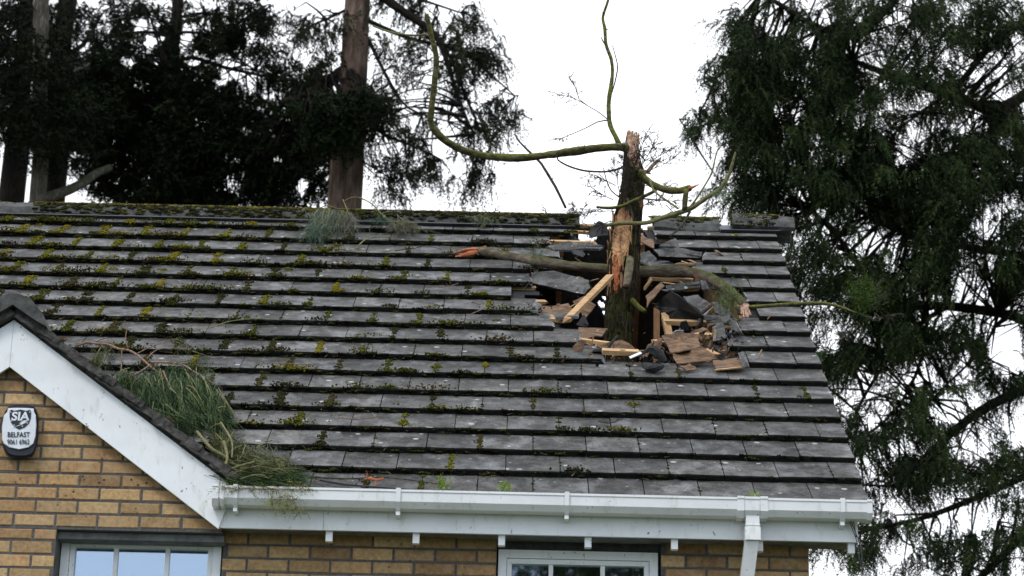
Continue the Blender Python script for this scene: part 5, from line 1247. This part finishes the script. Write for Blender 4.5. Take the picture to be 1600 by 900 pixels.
# --- redwood with the tall bare trunk
Y2 = 20.0
rd = empty('redwood_tree', (*at(540, 330, Y2)[:2], 0), 'tall redwood with a bare reddish trunk and sparse drooping sprays to its right', 'tree', 'tall trees behind the house')
tb = at(538, 330, Y2); tm = at(552, 140, Y2); tt = at(562, -30, Y2); b = MB()
s2_ = np.linalg.norm(at(561, 100, Y2)-at(560, 100, Y2))
b.tube([(tb[0]-.3, Y2, 0), (tb[0]-.1, Y2, 5), tb, tm, tt, (tt[0]+.25, Y2, 20)], [36*s2_, 31*s2_, 27*s2_, 21.5*s2_, 19*s2_, 11*s2_], 24, rough=.03, step=.3); b.build('trunk', MT['redbark'], rd, smooth=True)
DLm = [([(575, -30), (605, 0), (640, 25), (680, 55), (700, 100), (715, 150), (740, 210)], 0.0806, 0.0124, (0, -.5)), ([(545, 105), (520, 125), (480, 150), (440, 160)], 0.0992, 0.0496, (0, .3)), ([(575, 60), (610, 130), (640, 170), (700, 190)], 0.0310, 0.0093, (0, .4)),
       ([(570, 30), (640, 60), (720, 80), (770, 120), (805, 150)], 0.0372, 0.0093, (0, .2)), ([(560, 180), (600, 210), (650, 230), (690, 250)], 0.0310, 0.0124, (0, -.3)), ([(690, 60), (720, 130), (745, 190), (770, 215), (750, 270)], 0.0217, 0.0074, (-.3, -.2)),
       ([(552, 10), (510, 30), (470, 50), (455, 90)], 0.0248, 0.0093, (0, -.3)), ([(545, 240), (580, 260), (620, 285)], 0.0186, 0.0062, (0, -.3)), ([(600, -20), (660, 0), (720, 20)], 0.0310, 0.0124, (0, .2))]
DS = [limb_tube(rd, p, Y2, a, c, MT['darkbark'], dy=d) for p, a, c, d in DLm]
Db = [(640, 10, 60, 30, .6), (690, 60, 50, 40, .8), (730, 30, 30, 28, .5), (740, 90, 50, 30, .8), (790, 135, 30, 32, .8), (620, 70, 40, 40, .5), (610, 150, 40, 50, .6), (700, 130, 35, 40, .6), (740, 165, 40, 24, .6), (740, 195, 35, 20, .7), (755, 262, 30, 26, .7), (725, 285, 30, 14, .4), (600, 210, 50, 40, .8), (640, 235, 40, 30, .6), (610, 275, 45, 26, .5),
      (570, 160, 30, 25, 1.2), (545, 170, 50, 22, 1.1), (670, 190, 30, 20, .5), (470, 60, 30, 50, .55), (505, 25, 30, 30, .5), (500, 90, 30, 30, .5), (590, 295, 35, 16, .4), (655, 265, 30, 18, .5), (640, 100, 40, 30, .4), (800, 170, 18, 14, .6), (718, 225, 30, 14, .4)]
Dg = [(700, 160, 12, 14), (665, 110, 14, 18), (640, 40, 14, 8), (600, 30, 14, 12), (610, 110, 10, 16), (640, 185, 16, 10), (470, 110, 20, 10)]
crown(rd, Y2, Db, Dg, (.008, .011, .006), (.026, .034, .014), dY=.7, limbs=DS, per=18, thr=.42, seed=5, spray=.32, sx=.12, boughpx=20, mult=2.4, bw=.012, droop=.75, blen=.30, spread=.45, nsc=2.4, m=11)
crown(rd, Y2-.9, [(555, 165, 45, 20, 1.3), (510, 175, 50, 24, 1.2), (530, 205, 50, 22, 1.2), (555, 215, 25, 18, .9), (520, 240, 30, 16, .6), (600, 175, 30, 22, .8)], [], (.003, .006, .003), (.012, .020, .006), dY=.4, limbs=DS[:2], per=18, thr=.28, seed=6, spray=.26, sx=.13, boughpx=19, bw=.014, m=11, mult=2.2, droop=.2)
# --- dark cypress filling the middle left
Y3 = 22.0
cy = empty('cypress_tree', (*at(272, 330, Y3)[:2], 0), 'broad dark cypress with flat layered boughs left of the bare reddish trunk', 'tree', 'tall trees behind the house')
ca = at(272, 320, Y3); c2 = at(266, -40, Y3); b = MB(); b.tube([(ca[0], Y3, 0), ca, at(262, 110, Y3), at(275, 40, Y3), at(280, -60, Y3)], [.4, .26, .17, .09, .07], 14, rough=.05, step=.3); b.build('trunk', MT['darkbark'], cy, smooth=True)
CL = [([(265, 100), (300, 90), (350, 105), (420, 120), (480, 130)], 0.0420, 0.0180, (0, -.3)), ([(272, 60), (230, 50), (170, 60), (120, 90)], 0.0360, 0.0120, (0, .4)), ([(270, 30), (320, 20), (380, 30), (410, 10)], 0.0300, 0.0120, (0, .3)), ([(268, 160), (350, 170), (430, 190), (520, 200)], 0.0480, 0.0180, (0, -.6)),
      ([(268, 180), (200, 190), (140, 220)], 0.0420, 0.0180, (0, -.4)), ([(268, 240), (350, 260), (450, 270), (510, 290)], 0.0480, 0.0180, (0, .5)), ([(262, 115), (245, 60), (232, 20)], 0.0240, 0.0120, (0, .3)), ([(270, 50), (330, 55), (370, 90), (400, 110)], 0.0270, 0.0120, (-.2, -.6)), ([(268, 250), (190, 270), (130, 290)], 0.0420, 0.0180, (0, -.4)), ([(272, 0), (240, -10), (200, 10)], 0.0300, 0.0120, (0, 0))]
CS = [limb_tube(cy, p, Y3, a, c, MT['darkbark'], dy=d) for p, a, c, d in CL]
Cb = [(330, 30, 90, 40, 1.15), (300, 80, 130, 40, .95), (200, 60, 70, 50, 1.), (180, 20, 60, 25, .9), (360, 70, 50, 30, .9), (400, 20, 24, 30, .5), (380, 25, 40, 24, .6), (240, 140, 130, 50, 1.3), (420, 130, 70, 35, .7), (330, 180, 180, 60, 1.6), (180, 200, 110, 60, 1.6), (450, 200, 90, 55, 1.5), (300, 260, 180, 60, 1.6),
      (460, 270, 80, 45, 1.1), (180, 260, 80, 40, 1.1), (330, 300, 150, 30, 1.5), (140, 150, 60, 60, 1.2), (160, 110, 40, 40, .7), (480, 130, 30, 40, .5), (500, 180, 45, 40, 1.1), (170, 290, 40, 26, .5), (430, 90, 24, 20, .4)]
Cg = [(130, 35, 14, 12), (125, 70, 12, 16), (240, 35, 16, 14), (255, 60, 14, 10), (232, 65, 8, 18), (370, 110, 26, 14), (300, 45, 14, 10), (340, 130, 14, 7), (290, 60, 12, 14), (350, 95, 16, 10), (145, 162, 7, 12), (155, 182, 6, 5), (425, 150, 14, 8), (180, 212, 5, 4), (385, 205, 8, 9), (110, 290, 20, 14), (120, 245, 18, 8), (95, 300, 14, 18), (430, 250, 10, 9), (360, 287, 12, 9), (470, 290, 10, 16),
      (310, 90, 10, 10), (245, 100, 12, 8), (200, 95, 14, 8), (395, 60, 8, 12), (215, 40, 9, 14), (160, 30, 8, 8)]
crown(cy, Y3, Cb, Cg, (.003, .005, .0025), (.010, .016, .005), dY=1.2, limbs=CS, per=18, thr=.40, seed=8, spray=.26, sx=.14, boughpx=19, bw=.014, droop=.25, nsc=2.4, m=11, mult=2.0, gs=1.2)
# --- pale trunk and dark trunks far left
Y4 = 19.0
pl = empty('pale_trunk_tree', (*at(58, 330, Y4)[:2], 0), 'tree with a pale grey trunk at the far left and a curved low limb', 'tree', 'tall trees behind the house')
s4_ = np.linalg.norm(at(61, 100, Y4)-at(60, 100, Y4)); pa = at(57, 330, Y4); b = MB()
b.tube([(pa[0], Y4, 0), pa, at(60, 230, Y4), at(63, 140, Y4), at(64, 50, Y4), at(66, -40, Y4)], [15*s4_, 13*s4_, 12*s4_, 12*s4_, 12.5*s4_, 11*s4_], 14, rough=.04, step=.3); b.build('trunk', MT['palebark'], pl, smooth=True)
PLs = [limb_tube(pl, p, Y4, a, c, MT['palebark'], dy=d) for p, a, c, d in (([(58, 314), (85, 305), (110, 296), (132, 284), (152, 270), (172, 262)], .085, .05, (0, .9)), ([(63, 150), (100, 120), (140, 100)], .05, .02, (.2, .5)), ([(63, 110), (30, 80), (-10, 60)], .05, .02, (.2, .3)), ([(62, 200), (30, 190), (-20, 180)], .05, .02, (.2, -.5)))]
crown(pl, Y4, [(40, 90, 70, 60, .8), (30, 160, 70, 60, 1.2), (90, 180, 50, 50, 1.1), (70, 220, 60, 24, .9), (10, 30, 35, 50, .9), (110, 130, 40, 30, .7)], [(64, 25, 15, 28), (120, 35, 12, 10), (8, 245, 12, 22)], (.003, .005, .0025), (.010, .015, .005), dY=.9, limbs=PLs, per=18, thr=.3, seed=11, spray=.26, sx=.15, boughpx=20, droop=.3, bw=.014, m=11, mult=1.6)
Y5 = 24.0
dk = empty('dark_trunk_tree', (*at(18, 330, Y5)[:2], 0), 'dark leaning tree at the left edge, left of the pale trunk', 'tree', 'tall trees behind the house')
da = at(16, 330, Y5); b = MB(); b.tube([(da[0]-.3, Y5, 0), da, at(26, 230, Y5), at(34, 120, Y5), at(44, -40, Y5)], [.30, .22, .19, .15, .1], 14, rough=.05, step=.3); b.build('trunk', MT['darkbark'], dk, smooth=True)
KS = [limb_tube(dk, p, Y5, .07, .02, MT['darkbark']) for p in ([(30, 160), (0, 130), (-40, 120)], [(36, 100), (80, 60), (120, 50)])]
crown(dk, Y5, [(10, 60, 60, 70, 1.2), (10, 160, 50, 70, 1.3), (90, 30, 50, 40, .7)], [(64, 25, 15, 28), (8, 248, 10, 20)], (.003, .005, .0025), (.009, .013, .0045), dY=.8, limbs=KS, per=18, thr=.3, seed=14, spray=.28, sx=.17, boughpx=20, m=11, bw=.015, mult=1.6)
d2 = empty('dark_trunk_tree', (*at(92, 330, Y5+1)[:2], 0), 'slim dark tree rising between the pale trunk and the cypress', 'tree', 'tall trees behind the house')
da = at(84, 330, Y5+1); b = MB(); b.tube([(da[0]-.2, Y5+1, 0), da, at(86, 200, Y5+1), at(92, 100, Y5+1), at(112, -40, Y5+1)], [.28, .18, .16, .17, .15], 14, rough=.05, step=.3); b.build('trunk', MT['darkbark'], d2, smooth=True)
KS = [limb_tube(d2, p, Y5+1, .06, .02, MT['darkbark']) for p in ([(95, 90), (130, 70), (160, 20)], [(90, 140), (110, 90), (125, 82)], [(100, 60), (70, 30), (40, 20)])]
crown(d2, Y5+1, [(110, 20, 50, 30, .7), (130, 120, 40, 40, .9), (95, 200, 50, 50, 1.), (120, 10, 40, 16, .8)], [(125, 70, 12, 16), (128, 33, 12, 10), (40, 290, 8, 40)], (.003, .005, .0025), (.009, .013, .0045), dY=.8, limbs=KS, per=18, thr=.3, seed=17, spray=.28, sx=.17, boughpx=20, m=11, bw=.015, mult=1.6)

# --- tree standing across the street, reflected in the right hand window
ft = empty('street_tree', (-.6, -24, 0), 'leafy tree across the street behind the viewpoint, seen only mirrored in the right window', 'tree')
b = MB(); b.tube([(-.6, -24, 0), (-.5, -24, 4), (-.7, -24, 9), (-.6, -24, 14)], [.35, .28, .2, .06], 12, rough=.05, step=.4); b.build('trunk', MT['darkbark'], ft, smooth=True)
W_t = np.array([-.6, -24, 9.6])+rng.normal(size=(6500, 3))*[1.5, 1.2, 1.7]
v, f, c = sprays(W_t, rng.normal(size=W_t.shape), rng.uniform(.3, .6, len(W_t)), 8, .4, .02, .7, .3, scol(len(W_t), (.02, .03, .012), (.05, .07, .025)))
np_mesh('crown', v, f, c, MT['leaf'], ft)
